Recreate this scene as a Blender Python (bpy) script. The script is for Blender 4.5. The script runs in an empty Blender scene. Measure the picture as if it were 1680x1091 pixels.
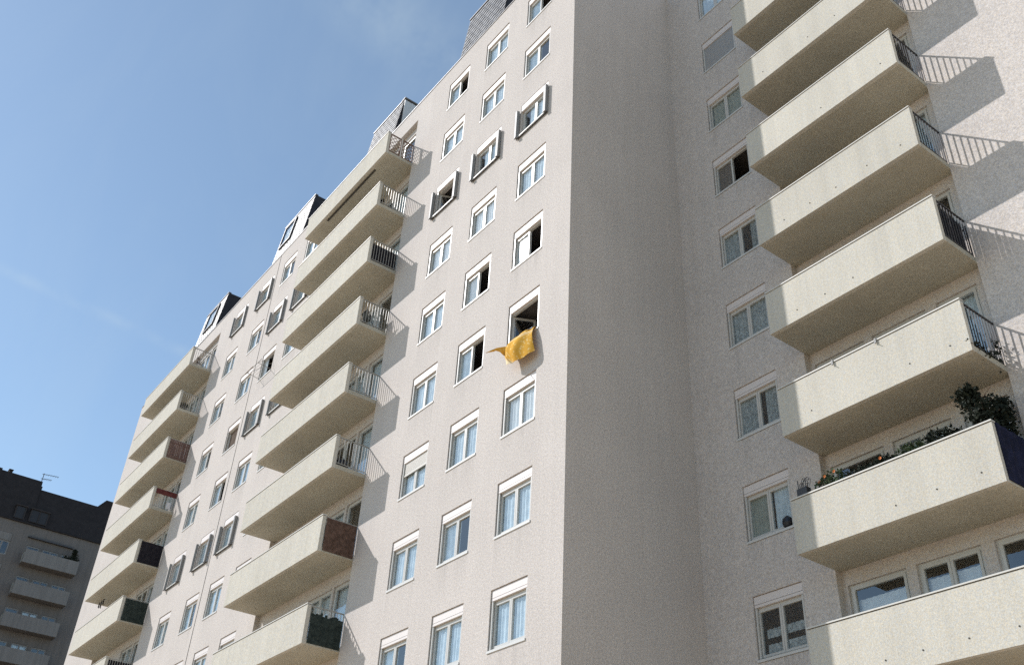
import bpy, math, random
from mathutils import Matrix, Vector, noise as mnoise

random.seed(7)
C = bpy.context.scene.collection
GZ = -22.2                      # ground level (camera height is about 1.6 m above it)
PITCH = 2.8

# ------------------------------------------------------------------ materials
def new_mat(name):
    m = bpy.data.materials.new(name); m.use_nodes = True
    nt = m.node_tree; b = nt.nodes['Principled BSDF']
    return m, nt, b

def N(nt, kind, **kw):
    n = nt.nodes.new(kind)
    for k, v in kw.items():
        if k in n.inputs: n.inputs[k].default_value = v
        else: setattr(n, k, v)
    return n

def L(nt, a, b): nt.links.new(a, b)

def plain(name, col, rough=0.6, metal=0.0, spec=0.5, var=0.0, vscale=6.0):
    m, nt, b = new_mat(name)
    b.inputs['Base Color'].default_value = (*col, 1)
    b.inputs['Roughness'].default_value = rough
    b.inputs['Metallic'].default_value = metal
    b.inputs['Specular IOR Level'].default_value = spec
    if var:
        g = N(nt, 'ShaderNodeNewGeometry')
        nz = N(nt, 'ShaderNodeTexNoise', Scale=vscale, Detail=4.0)
        L(nt, g.outputs['Position'], nz.inputs['Vector'])
        mx = N(nt, 'ShaderNodeMix', data_type='RGBA')
        mx.inputs[6].default_value = (*[c*(1-var) for c in col], 1)
        mx.inputs[7].default_value = (*[min(1, c*(1+var)) for c in col], 1)
        L(nt, nz.outputs['Fac'], mx.inputs[0]); L(nt, mx.outputs[2], b.inputs['Base Color'])
    return m

def stucco(name, col, grain=0.22, blotch=0.10, streak=0.10, bump=0.5, stain=0.0):
    """Roughcast render: coarse grains, faint blotches and rain streaks."""
    m, nt, b = new_mat(name)
    b.inputs['Roughness'].default_value = 0.92
    b.inputs['Specular IOR Level'].default_value = 0.15
    g = N(nt, 'ShaderNodeNewGeometry')
    fine = N(nt, 'ShaderNodeTexNoise', Scale=34.0, Detail=2.0, Roughness=0.8)
    mid = N(nt, 'ShaderNodeTexNoise', Scale=15.0, Detail=2.0, Roughness=0.7)
    big = N(nt, 'ShaderNodeTexNoise', Scale=0.45, Detail=5.0, Roughness=0.6)
    mp = N(nt, 'ShaderNodeMapping'); mp.inputs['Scale'].default_value = (3.2, 3.2, 0.16)
    st = N(nt, 'ShaderNodeTexNoise', Scale=1.0, Detail=5.0, Roughness=0.65)
    for n in (fine, mid, big): L(nt, g.outputs['Position'], n.inputs['Vector'])
    L(nt, g.outputs['Position'], mp.inputs['Vector']); L(nt, mp.outputs['Vector'], st.inputs['Vector'])
    def rng(src, lo, hi, a=0.3, z=0.7):
        r = N(nt, 'ShaderNodeMapRange'); r.clamp = True
        r.inputs['From Min'].default_value = a; r.inputs['From Max'].default_value = z
        r.inputs['To Min'].default_value = lo; r.inputs['To Max'].default_value = hi
        L(nt, src, r.inputs['Value']); return r.outputs['Result']
    def mul(a, c):
        n = N(nt, 'ShaderNodeMath', operation='MULTIPLY'); L(nt, a, n.inputs[0]); L(nt, c, n.inputs[1]); return n.outputs[0]
    f = mul(mul(rng(fine.outputs['Fac'], 1-grain, 1+grain), rng(mid.outputs['Fac'], 1-grain*0.40, 1+grain*0.40)),
            mul(rng(big.outputs['Fac'], 1-blotch, 1+blotch*0.6), rng(st.outputs['Fac'], 1-streak, 1.02, 0.32, 0.6)))
    if stain:
        # rain marks: strongest just under a sill or a slab edge, broken up by the streak noise
        at = N(nt, 'ShaderNodeAttribute', attribute_name='stain')
        s1 = N(nt, 'ShaderNodeMath', operation='MULTIPLY'); L(nt, at.outputs['Fac'], s1.inputs[0]); L(nt, rng(st.outputs['Fac'], 0.0, stain*2.2, 0.45, 0.72), s1.inputs[1])
        s2 = N(nt, 'ShaderNodeMath', operation='SUBTRACT'); s2.inputs[0].default_value = 1.0; L(nt, s1.outputs[0], s2.inputs[1])
        f = mul(f, s2.outputs[0])
    # per-object tone so that repeated pieces are not identical
    oi = N(nt, 'ShaderNodeObjectInfo'); f = mul(f, rng(oi.outputs['Random'], 0.955, 1.03, 0.0, 1.0))
    # faint colour mottling: warm and cool specks
    mx = N(nt, 'ShaderNodeMix', data_type='RGBA')
    cz = N(nt, 'ShaderNodeTexNoise', Scale=38.0, Detail=2.0); L(nt, g.outputs['Position'], cz.inputs['Vector'])
    mx.inputs[6].default_value = (col[0]*1.05, col[1], col[2]*0.93, 1)
    mx.inputs[7].default_value = (col[0]*0.95, col[1]*0.99, col[2]*1.07, 1)
    L(nt, rng(cz.outputs['Fac'], 0, 1, 0.38, 0.62), mx.inputs[0])
    vm = N(nt, 'ShaderNodeVectorMath', operation='SCALE')
    L(nt, mx.outputs[2], vm.inputs[0]); L(nt, f, vm.inputs['Scale'])
    L(nt, vm.outputs['Vector'], b.inputs['Base Color'])
    bp = N(nt, 'ShaderNodeBump', Strength=bump, Distance=0.012)
    L(nt, fine.outputs['Fac'], bp.inputs['Height']); L(nt, bp.outputs['Normal'], b.inputs['Normal'])
    return m

def slate(name, c0, c1, rough=0.45):
    m, nt, b = new_mat(name)
    g = N(nt, 'ShaderNodeNewGeometry')
    nz = N(nt, 'ShaderNodeTexNoise', Scale=3.0, Detail=3.0)
    L(nt, g.outputs['Position'], nz.inputs['Vector'])
    vo = N(nt, 'ShaderNodeTexVoronoi', Scale=3.2); L(nt, g.outputs['Position'], vo.inputs['Vector'])
    mx = N(nt, 'ShaderNodeMix', data_type='RGBA')
    mx.inputs[6].default_value = (*c0, 1); mx.inputs[7].default_value = (*c1, 1)
    ad = N(nt, 'ShaderNodeMath', operation='MULTIPLY')
    sp = N(nt, 'ShaderNodeSeparateColor'); L(nt, vo.outputs['Color'], sp.inputs[0])
    L(nt, sp.outputs[0], ad.inputs[0]); L(nt, nz.outputs['Fac'], ad.inputs[1]); ad.inputs[1].default_value = 1
    ad2 = N(nt, 'ShaderNodeMath', operation='MULTIPLY'); L(nt, ad.outputs[0], ad2.inputs[0]); ad2.inputs[1].default_value = 1.8
    L(nt, ad2.outputs[0], mx.inputs[0]); L(nt, mx.outputs[2], b.inputs['Base Color'])
    b.inputs['Roughness'].default_value = rough
    return m

def glass(name, tint=(0.84, 0.90, 0.93), ior=2.1):
    m, nt, b = new_mat(name)
    nt.nodes.remove(b)
    out = nt.nodes['Material Output']
    tr = N(nt, 'ShaderNodeBsdfTransparent'); tr.inputs['Color'].default_value = (*tint, 1)
    gl = N(nt, 'ShaderNodeBsdfGlossy'); gl.inputs['Roughness'].default_value = 0.02
    gl.inputs['Color'].default_value = (0.93, 0.97, 1.0, 1)
    g = N(nt, 'ShaderNodeNewGeometry')
    nz = N(nt, 'ShaderNodeTexNoise', Scale=1.4, Detail=1.0); L(nt, g.outputs['Position'], nz.inputs['Vector'])
    bp = N(nt, 'ShaderNodeBump', Strength=0.06, Distance=0.05); L(nt, nz.outputs['Fac'], bp.inputs['Height'])
    L(nt, bp.outputs['Normal'], gl.inputs['Normal'])
    fr = N(nt, 'ShaderNodeFresnel')
    bk = N(nt, 'ShaderNodeMath', operation='MULTIPLY_ADD'); L(nt, g.outputs['Backfacing'], bk.inputs[0])
    bk.inputs[1].default_value = 1/ior-ior; bk.inputs[2].default_value = ior; L(nt, bk.outputs[0], fr.inputs['IOR'])   # same reflectance from both sides of the sheet
    mx = N(nt, 'ShaderNodeMixShader')
    L(nt, fr.outputs[0], mx.inputs[0]); L(nt, tr.outputs[0], mx.inputs[1]); L(nt, gl.outputs[0], mx.inputs[2])
    L(nt, mx.outputs[0], out.inputs['Surface'])
    return m

def fabric(name, c0, c1, scale=10.0, rough=0.9, trans=0.0):
    m, nt, b = new_mat(name)
    g = N(nt, 'ShaderNodeNewGeometry')
    nz = N(nt, 'ShaderNodeTexNoise', Scale=scale, Detail=4.0, Roughness=0.7); L(nt, g.outputs['Position'], nz.inputs['Vector'])
    cr = N(nt, 'ShaderNodeValToRGB')
    cr.color_ramp.elements[0].position = 0.38; cr.color_ramp.elements[0].color = (*c0, 1)
    cr.color_ramp.elements[1].position = 0.62; cr.color_ramp.elements[1].color = (*c1, 1)
    L(nt, nz.outputs['Fac'], cr.inputs[0]); L(nt, cr.outputs[0], b.inputs['Base Color'])
    b.inputs['Roughness'].default_value = rough; b.inputs['Specular IOR Level'].default_value = 0.1
    return m

M = {}
M['wall'] = stucco('roughcast wall', (0.592, 0.549, 0.510), grain=0.25, blotch=0.05, streak=0.03, stain=0.10)
M['parapet'] = stucco('painted concrete', (0.565, 0.54, 0.47), grain=0.18, blotch=0.05, streak=0.07, bump=0.25)
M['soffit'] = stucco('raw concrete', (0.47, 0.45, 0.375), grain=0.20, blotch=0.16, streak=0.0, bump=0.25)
M['far_frame'] = plain('far window frame', (0.22, 0.22, 0.22), 0.5)
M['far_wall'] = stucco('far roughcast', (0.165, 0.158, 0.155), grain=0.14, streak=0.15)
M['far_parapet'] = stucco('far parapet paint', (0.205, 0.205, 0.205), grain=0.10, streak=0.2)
M['coping'] = plain('coping metal', (0.58, 0.57, 0.53), 0.5, 0.0, var=0.1)
M['gap'] = plain('shadow gap mastic', (0.06, 0.055, 0.05), 0.9)
M['roof_edge'] = plain('roof edge flashing', (0.16, 0.16, 0.165), 0.5, 0.3, var=0.2)
M['roof_flat'] = plain('roof felt', (0.12, 0.12, 0.12), 0.9, var=0.2)
M['slate'] = slate('blue grey slate', (0.085, 0.09, 0.10), (0.19, 0.195, 0.205), 0.5)
M['slate_sheen'] = slate('slate with painted sheen', (0.26, 0.26, 0.255), (0.44, 0.44, 0.43), 0.5)  # same slate for the far masses, sun sheen painted in as lighter colour
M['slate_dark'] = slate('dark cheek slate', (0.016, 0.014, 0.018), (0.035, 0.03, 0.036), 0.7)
M['slate_far'] = slate('dark far slate', (0.013, 0.010, 0.011), (0.022, 0.018, 0.019), 0.85)
M['shiplap'] = plain('pale cladding', (0.82, 0.82, 0.81), 0.6, var=0.10, vscale=9.0)
M['pvc'] = plain('white window frame', (0.56, 0.55, 0.52), 0.35, var=0.04)
M['box'] = plain('white roller box', (0.71, 0.66, 0.635), 0.5, var=0.05)
M['sill'] = plain('white window sill', (0.60, 0.60, 0.585), 0.5, var=0.06)
M['slats'] = plain('roller slats', (0.50, 0.48, 0.44), 0.5, var=0.05)
M['slats_grey'] = plain('grey roller slats', (0.34, 0.35, 0.36), 0.5, var=0.05)
M['shutter'] = plain('grey steel shutter', (0.25, 0.25, 0.247), 0.55, var=0.12, vscale=14.0)
M['steel'] = plain('painted steel bars', (0.33, 0.33, 0.31), 0.45, 0.2, var=0.15, vscale=20.0)
M['dark_steel'] = plain('dark steel', (0.06, 0.06, 0.065), 0.5, 0.2, var=0.2)
M['wood_frame'] = plain('brown timber', (0.16, 0.09, 0.06), 0.6, var=0.25, vscale=12)
M['glass'] = glass('window glass')
M['dim_pane'] = plain('dim roof glass', (0.025, 0.025, 0.03), 0.35, spec=0.3)
M['curtain'] = fabric('net curtain', (0.58, 0.64, 0.68), (0.74, 0.79, 0.82), 5.0)
M['curtain_white'] = fabric('white curtain', (0.74, 0.73, 0.72), (0.82, 0.81, 0.80), 6.0)
M['curtain_lace'] = fabric('lace curtain', (0.24, 0.26, 0.26), (0.55, 0.57, 0.56), 16.0)
M['curtain_brown'] = fabric('brown curtain', (0.15, 0.115, 0.09), (0.21, 0.16, 0.13), 6.0)
M['curtain_green'] = fabric('green grey curtain', (0.33, 0.34, 0.29), (0.42, 0.43, 0.37), 6.0)
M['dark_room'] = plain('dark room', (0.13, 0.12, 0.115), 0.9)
M['canvas_black'] = fabric('black canvas', (0.014, 0.013, 0.018), (0.030, 0.028, 0.034), 8.0)
M['canvas_green'] = fabric('dark green netting', (0.022, 0.030, 0.028), (0.045, 0.058, 0.052), 9.0)
M['canvas_blue'] = fabric('dark blue tarpaulin', (0.012, 0.014, 0.030), (0.022, 0.026, 0.060), 3.0)
M['rust'] = fabric('rusty brown board', (0.080, 0.050, 0.038), (0.15, 0.095, 0.075), 7.0)
M['maroon'] = fabric('maroon cloth', (0.10, 0.03, 0.03), (0.15, 0.05, 0.045), 6.0)
M['redslat'] = plain('red brown slat', (0.15, 0.085, 0.07), 0.7, var=0.3, vscale=10)
M['sack'] = plain('black plastic sack', (0.012, 0.012, 0.018), 0.35, var=0.4)
M['terracotta'] = plain('dark plant pot', (0.06, 0.045, 0.04), 0.7, var=0.3)
M['leaf'] = fabric('leaf green', (0.035, 0.055, 0.03), (0.085, 0.115, 0.06), 9.0, 0.7)
M['leaf_dark'] = fabric('conifer green', (0.010, 0.014, 0.011), (0.034, 0.042, 0.030), 14.0, 0.7)
M['flower'] = plain('orange petals', (0.58, 0.18, 0.045), 0.6, var=0.15, vscale=20)
M['cloth_blue'] = fabric('pale blue stripes', (0.42, 0.47, 0.58), (0.66, 0.69, 0.74), 22.0)
M['white_cloth'] = plain('white cloth', (0.70, 0.70, 0.72), 0.8, var=0.08)

def mustard():
    m, nt, b = new_mat('mustard printed sheet')
    uv = N(nt, 'ShaderNodeUVMap')
    nz = N(nt, 'ShaderNodeTexVoronoi', Scale=16.0); L(nt, uv.outputs[0], nz.inputs['Vector'])
    cr = N(nt, 'ShaderNodeValToRGB')
    e = cr.color_ramp.elements
    e[0].position = 0.12; e[0].color = (0.84, 0.62, 0.27, 1)
    e[1].position = 0.42; e[1].color = (0.68, 0.37, 0.055, 1)
    L(nt, nz.outputs['Distance'], cr.inputs[0])
    sx = N(nt, 'ShaderNodeSeparateXYZ'); L(nt, uv.outputs[0], sx.inputs[0])
    # pale band near the hem and two pink stripes woven in
    rp = N(nt, 'ShaderNodeValToRGB'); rp.color_ramp.interpolation = 'CONSTANT'
    el = rp.color_ramp.elements
    el[0].position = 0.0; el[0].color = (0, 0, 0, 1)
    el[1].position = 0.40; el[1].color = (1, 1, 1, 1)
    for p_, v in ((0.425, 0.0), (0.45, 1.0), (0.465, 0.0)):
        q = el.new(p_); q.color = (v, v, v, 1)
    L(nt, sx.outputs['Y'], rp.inputs[0])
    mx = N(nt, 'ShaderNodeMix', data_type='RGBA')
    # the printed field stops short of the lower left corner, which is plain pale cloth
    sm = N(nt, 'ShaderNodeMath', operation='MULTIPLY_ADD'); L(nt, sx.outputs['X'], sm.inputs[0]); sm.inputs[1].default_value = -0.75; L(nt, sx.outputs['Y'], sm.inputs[2])
    st = N(nt, 'ShaderNodeMapRange'); st.inputs['From Min'].default_value = 0.66; st.inputs['From Max'].default_value = 0.80; L(nt, sm.outputs[0], st.inputs['Value'])
    mxx = N(nt, 'ShaderNodeMath', operation='MAXIMUM'); L(nt, rp.outputs[0], mxx.inputs[0]); L(nt, st.outputs['Result'], mxx.inputs[1])
    L(nt, mxx.outputs[0], mx.inputs[0]); L(nt, cr.outputs[0], mx.inputs[6]); mx.inputs[7].default_value = (0.78, 0.66, 0.44, 1)
    L(nt, mx.outputs[2], b.inputs['Base Color'])
    b.inputs['Roughness'].default_value = 0.9; b.inputs['Specular IOR Level'].default_value = 0.1
    return m
M['mustard'] = mustard()

# ------------------------------------------------------------------ mesh builder
class MB:
    def __init__(s): s.v = []; s.f = []; s.mi = []; s.st = {}
    def face(s, pts, mi=0):
        n = len(s.v); s.v += [tuple(p) for p in pts]; s.f.append(tuple(range(n, n+len(pts)))); s.mi.append(mi)
    def box(s, x0, x1, y0, y1, z0, z1, mi=0, T=None):
        p = [(x0,y0,z0),(x1,y0,z0),(x1,y1,z0),(x0,y1,z0),(x0,y0,z1),(x1,y0,z1),(x1,y1,z1),(x0,y1,z1)]
        if T is not None: p = [tuple(T @ Vector(q)) for q in p]
        n = len(s.v); s.v += p
        for q in ((0,3,2,1),(4,5,6,7),(0,1,5,4),(1,2,6,5),(2,3,7,6),(3,0,4,7)):
            s.f.append(tuple(n+i for i in q)); s.mi.append(mi)
        return s
    def prism(s, poly, axis, a, b, mi=0):
        """poly in the two other axes (ordered), extruded along axis from a to b"""
        def P(q, t):
            return {'x': (t, q[0], q[1]), 'y': (q[0], t, q[1]), 'z': (q[0], q[1], t)}[axis]
        n = len(s.v); k = len(poly)
        s.v += [P(q, a) for q in poly] + [P(q, b) for q in poly]
        s.f.append(tuple(n+i for i in range(k))[::-1]); s.mi.append(mi)
        s.f.append(tuple(n+k+i for i in range(k))); s.mi.append(mi)
        for i in range(k):
            j = (i+1) % k
            s.f.append((n+i, n+j, n+k+j, n+k+i)); s.mi.append(mi)
    def tube(s, pts, r, seg=6, mi=0):
        pts = [Vector(p) for p in pts]; n = len(s.v); rings = len(pts)
        for i, p in enumerate(pts):
            d = (pts[min(i+1, rings-1)] - pts[max(i-1, 0)]).normalized()
            u = d.cross(Vector((0, 0, 1)))
            if u.length < 1e-3: u = d.cross(Vector((1, 0, 0)))
            u.normalize(); w = d.cross(u)
            rr = r[i] if isinstance(r, (list, tuple)) else r
            for k in range(seg):
                a = 2*math.pi*k/seg; s.v.append(tuple(p + u*math.cos(a)*rr + w*math.sin(a)*rr))
        for i in range(rings-1):
            for k in range(seg):
                a = n+i*seg+k; b = n+i*seg+(k+1) % seg
                s.f.append((a, b, b+seg, a+seg)); s.mi.append(mi)
        s.f.append(tuple(n+k for k in range(seg))[::-1]); s.mi.append(mi)
        s.f.append(tuple(n+(rings-1)*seg+k for k in range(seg))); s.mi.append(mi)
    def lathe(s, prof, cx, cy, seg=14, mi=0):
        n = len(s.v)
        for r, z in prof:
            for k in range(seg):
                a = 2*math.pi*k/seg; s.v.append((cx+r*math.cos(a), cy+r*math.sin(a), z))
        for i in range(len(prof)-1):
            for k in range(seg):
                a = n+i*seg+k; b = n+i*seg+(k+1) % seg
                s.f.append((a, b, b+seg, a+seg)); s.mi.append(mi)
        s.f.append(tuple(n+k for k in range(seg))[::-1]); s.mi.append(mi)
        s.f.append(tuple(n+(len(prof)-1)*seg+k for k in range(seg))); s.mi.append(mi)
    def mesh(s, name, mats):
        me = bpy.data.meshes.new(name); me.from_pydata(s.v, [], s.f)
        for m in (mats if isinstance(mats, (list, tuple)) else [mats]): me.materials.append(m)
        for p, i in zip(me.polygons, s.mi): p.material_index = i
        if s.st:
            a = me.attributes.new('stain', 'FLOAT', 'POINT')
            for i, v in s.st.items(): a.data[i].value = v
        me.update(); return me

def link(name, mesh, parent=None, loc=(0, 0, 0)):
    o = bpy.data.objects.new(name, mesh); C.objects.link(o)
    o.location = loc
    if parent is not None: o.parent = parent
    return o

def tag(o, label, cat, group=None):
    o['label'] = label; o['category'] = cat
    if group: o['group'] = group
    return o

def thing(name, label, cat, loc, group=None):
    o = bpy.data.objects.new(name, None); C.objects.link(o); o.location = loc
    o.empty_display_size = 0.3
    return tag(o, label, cat, group)

_cache = {}
def cached(key, fn):
    if key not in _cache: _cache[key] = fn()
    return _cache[key]

# ------------------------------------------------------------------ walls with real openings
def wall_sheet(mb, x0, x1, z0, z1, y, holes, depth, mi=0, reveal_mi=0):
    xs = sorted({x0, x1, *[h[0] for h in holes], *[h[1] for h in holes]})
    zs = sorted({z0, z1, *[h[2] for h in holes], *[h[3] for h in holes]})
    xs = [x for x in xs if x0 <= x <= x1]; zs = [z for z in zs if z0 <= z <= z1]
    for i in range(len(xs)-1):
        run = None
        for j in range(len(zs)-1):
            cx, cz = (xs[i]+xs[i+1])/2, (zs[j]+zs[j+1])/2
            inside = any(h[0] < cx < h[1] and h[2] < cz < h[3] for h in holes)
            if not inside and run is None: run = zs[j]
            if (inside or j == len(zs)-2) and run is not None:
                top = zs[j] if inside else zs[j+1]
                mb.face([(xs[i], y, run), (xs[i+1], y, run), (xs[i+1], y, top), (xs[i], y, top)], mi)
                if any(abs(h[2]-top) < 1e-4 and h[0] < cx < h[1] for h in holes): mb.st[len(mb.v)-1] = mb.st[len(mb.v)-2] = 1.0
                run = None
    for h in holes:
        a, b, c, d = h[:4]; e = y + (h[4] if len(h) > 4 else depth)
        mb.face([(a, y, c), (a, y, d), (a, e, d), (a, e, c)], reveal_mi)
        mb.face([(b, y, d), (b, y, c), (b, e, c), (b, e, d)], reveal_mi)
        mb.face([(a, y, d), (b, y, d), (b, e, d), (a, e, d)], reveal_mi)
        mb.face([(a, y, c), (a, e, c), (b, e, c), (b, y, c)], reveal_mi)

# ------------------------------------------------------------------ windows
W, H = 1.434, 1.509            # opening, roller box included

def frame_mesh(kind):
    mb = MB()
    y0, y1 = 0.10, 0.165
    zt, zb = -0.275, -1.44
    mb.box(0.0, 0.055, y0, y1, zb, zt); mb.box(W-0.055, W, y0, y1, zb, zt)          # fixed frame
    mb.box(0.055, W-0.055, y0, y1, zt-0.045, zt); mb.box(0.055, W-0.055, y0, y1, zb, zb+0.04)
    if kind != 'shut':                                                                # roller guide rails
        mb.box(0.028, 0.075, 0.030, 0.070, -1.462, -0.285); mb.box(W-0.075, W-0.028, 0.030, 0.070, -1.462, -0.285)
    def leaf(a, b):
        t = 0.055; l0, l1 = y0-0.012, y1-0.012
        z0, z1 = zb+0.042, zt-0.047
        mb.box(a, a+t, l0, l1, z0, z1); mb.box(b-t, b, l0, l1, z0, z1)
        mb.box(a+t, b-t, l0, l1, z1-t, z1); mb.box(a+t, b-t, l0, l1, z0, z0+t)
    if 'l' not in kind.split('_')[-1]: leaf(0.057, W/2-0.004)
    if 'r' not in kind.split('_')[-1] or kind == 'shut': leaf(W/2+0.004, W-0.057)
    return mb.mesh('window_frame', M['pvc'])

def pane_mesh(left=True, right=True):
    mb = MB()
    zt, zb = -0.377, -1.343
    if left: mb.face([(0.112, 0.125, zb), (W/2-0.059, 0.125, zb), (W/2-0.059, 0.125, zt), (0.112, 0.125, zt)])
    if right: mb.face([(W/2+0.059, 0.125, zb), (W-0.112, 0.125, zb), (W-0.112, 0.125, zt), (W/2+0.059, 0.125, zt)])
    return mb.mesh('window_pane', M['glass'])

def leaf_mesh():
    """A swung-open casement about its hinge at the local origin, width towards +x"""
    mb = MB(); w = W/2-0.061; t = 0.055
    z0, z1 = -1.398, -0.322
    mb.box(0, t, 0, .05, z0, z1); mb.box(w-t, w, 0, .05, z0, z1); mb.box(t, w-t, 0, .05, z1-t, z1); mb.box(t, w-t, 0, .05, z0, z0+t)
    mb.face([(t, .025, z0+t), (w-t, .025, z0+t), (w-t, .025, z1-t), (t, .025, z1-t)], 1)
    return mb.mesh('open_casement', [M['pvc'], M['glass']])

def box_mesh():
    mb = MB()
    mb.box(0.012, W-0.003, 0.030, 0.26, -0.195, -0.016)
    mb.box(0.014, W-0.005, 0.036, 0.24, -0.205, -0.195, 1)
    mb.box(0.012, W-0.003, 0.030, 0.11, -0.270, -0.205)
    return mb.mesh('roller_box', [M['box'], M['gap']])

def header_mesh():
    mb = MB()
    mb.box(0.012, W-0.003, 0.012, 0.26, -0.270, -0.016)
    return mb.mesh('header_panel', M['box'])

def sill_mesh():
    mb = MB()
    mb.box(0.002, W-0.002, -0.001, 0.20, -1.500, -1.462)
    mb.box(-0.010, W+0.010, -0.022, -0.001, -1.512, -1.455)
    return mb.mesh('window_sill', M['sill'])

def rail_sill_mesh():
    mb = MB()
    mb.box(0.002, W-0.002, -0.001, 0.20, -1.500, -1.462)
    mb.box(-0.06, W+0.02, -0.075, -0.012, -1.515, -1.470, 1)
    mb.box(-0.06, W+0.02, -0.060, -0.020, -1.540, -1.515, 2)
    return mb.mesh('shutter_rail', [M['sill'], M['coping'], M['dark_steel']])

def roller_mesh(drop, mat):
    mb = MB(); z = -0.272; end = -0.272-drop
    while z - 0.045 > end:
        mb.prism([(0.072, z), (0.064, z-0.006), (0.064, z-0.038), (0.072, z-0.044), (0.085, z-0.044), (0.085, z)], 'x', 0.03, W-0.03); z -= 0.045
    mb.box(0.03, W-0.03, 0.055, 0.09, z-0.05, z-0.004)
    return mb.mesh('roller_shutter', mat)

def shutter_mesh(n=3, w=0.125):
    """A folded steel shutter standing out from the wall: thin leaves side by side, local origin at the hinge"""
    mb = MB()
    z0, z1 = -1.52, -0.285
    for k in range(n):
        x = k*0.040
        mb.box(x, x+0.026, -w, -0.02, z0, z1)
        for side in (0, 1):
            xx = x-0.005 if side == 0 else x+0.026
            for a, b, c, d in ((-w, -w+0.03, z0, z1), (-0.05, -0.02, z0, z1), (-w+0.03, -0.05, z1-0.05, z1), (-w+0.03, -0.05, z0, z0+0.05), (-w+0.03, -0.05, -0.93, -0.88)):
                mb.box(xx, xx+0.005, a, b, c, d)
    mb.box(-0.012, n*0.040+0.004, -w-0.008, -w+0.02, z0-0.03, z0, 1)
    mb.box(-0.012, n*0.040+0.004, -0.05, -0.02, z0-0.03, z0, 1)
    return mb.mesh('folded_shutter', [M['shutter'], M['dark_steel']])

def curtain_mesh(x0, x1, z0, z1, mat, y=0.165, folds=9, name='curtain', scallop=0):
    mb = MB(); n = folds*4; 
    for i in range(n):
        a, b = x0+(x1-x0)*i/n, x0+(x1-x0)*(i+1)/n
        ya, yb = y+0.014*math.sin(i*math.pi/2+0.3*math.sin(i)), y+0.014*math.sin((i+1)*math.pi/2+0.3*math.sin(i+1))
        za = z0 + scallop*abs(math.sin(3.1*i/n*math.pi)); zb2 = z0 + scallop*abs(math.sin(3.1*(i+1)/n*math.pi))
        mb.face([(a, ya, za), (b, yb, zb2), (b, yb, z1), (a, ya, z1)])
    return mb.mesh(name, mat)

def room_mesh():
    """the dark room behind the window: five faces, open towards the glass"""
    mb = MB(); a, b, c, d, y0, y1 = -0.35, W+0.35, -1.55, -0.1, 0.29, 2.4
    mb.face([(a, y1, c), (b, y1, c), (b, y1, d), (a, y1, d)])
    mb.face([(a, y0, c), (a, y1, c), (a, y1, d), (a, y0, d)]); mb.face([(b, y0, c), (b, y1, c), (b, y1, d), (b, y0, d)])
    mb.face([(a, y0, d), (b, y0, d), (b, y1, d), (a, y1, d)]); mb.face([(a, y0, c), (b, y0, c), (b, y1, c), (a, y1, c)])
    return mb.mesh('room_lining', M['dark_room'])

GL, GR = (0.06, W/2), (W/2, W-0.06)
def window(parent, x, z, y=0.0, kind='plain', curtains=(('curtain', 0.06, W-0.06, -1.45, -0.28),), label=None):
    """kind: plain | shut (steel shutters) | half (roller half down) | closed | open_r | open_both"""
    leaves = {'open_r': 'x_r', 'open_both': 'x_lr', 'shut_open': 'shut_lr', 'closed': 'plain_x', 'half': 'plain_x', 'plain': 'plain_x', 'shut': 'shut'}[kind]
    w = link('window', cached(('f', leaves), lambda: frame_mesh(leaves)), parent, (x, y, z))
    if label: w['label'] = label
    L_, R_ = ('l' not in leaves.split('_')[-1]), ('r' not in leaves.split('_')[-1] or leaves == 'shut')
    if L_ or R_: link('pane', cached(('p', L_, R_), lambda: pane_mesh(L_, R_)), w)
    shut = kind.startswith('shut')
    if shut: link('header_panel', cached('hd', header_mesh), w)
    else: link('roller_box', cached('rb', box_mesh), w)
    link('sill', cached(('s', shut), rail_sill_mesh if shut else sill_mesh), w)
    if shut:
        a = link('shutter', cached('sh', shutter_mesh), w, (-0.125, 0, 0)); a.rotation_euler.z = math.radians(random.uniform(-12, -4))
        b = link('shutter', cached('sh', shutter_mesh), w, (W-0.06, 0, 0)); b.rotation_euler.z = math.radians(random.uniform(-4, 6))
    if kind == 'half': link('roller_shutter', cached(('r', .46), lambda: roller_mesh(0.42, M['slats'])), w)
    if kind == 'closed': link('roller_shutter', cached(('r', 1.2), lambda: roller_mesh(1.16, M['slats_grey'])), w)
    if kind == 'open_r':
        o = link('open_casement', cached('oc', leaf_mesh), w, (W-0.06, 0.15, 0)); o.rotation_euler.z = math.radians(180-random.uniform(58, 74))
    if kind in ('open_both', 'shut_open'):
        o = link('open_casement', cached('oc', leaf_mesh), w, (0.06, 0.13, 0)); o.rotation_euler.z = math.radians(62)
        o = link('open_casement', cached('oc', leaf_mesh), w, (W-0.06, 0.15, 0)); o.rotation_euler.z = math.radians(98)
    for nm, a, b, c, d in curtains:
        mat = M[nm] if nm in M else M['curtain']
        link('curtain', cached((nm, a, b, c, d), lambda: curtain_mesh(a, b, c, d, mat)), w)
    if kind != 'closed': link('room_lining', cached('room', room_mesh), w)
    return w

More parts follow.
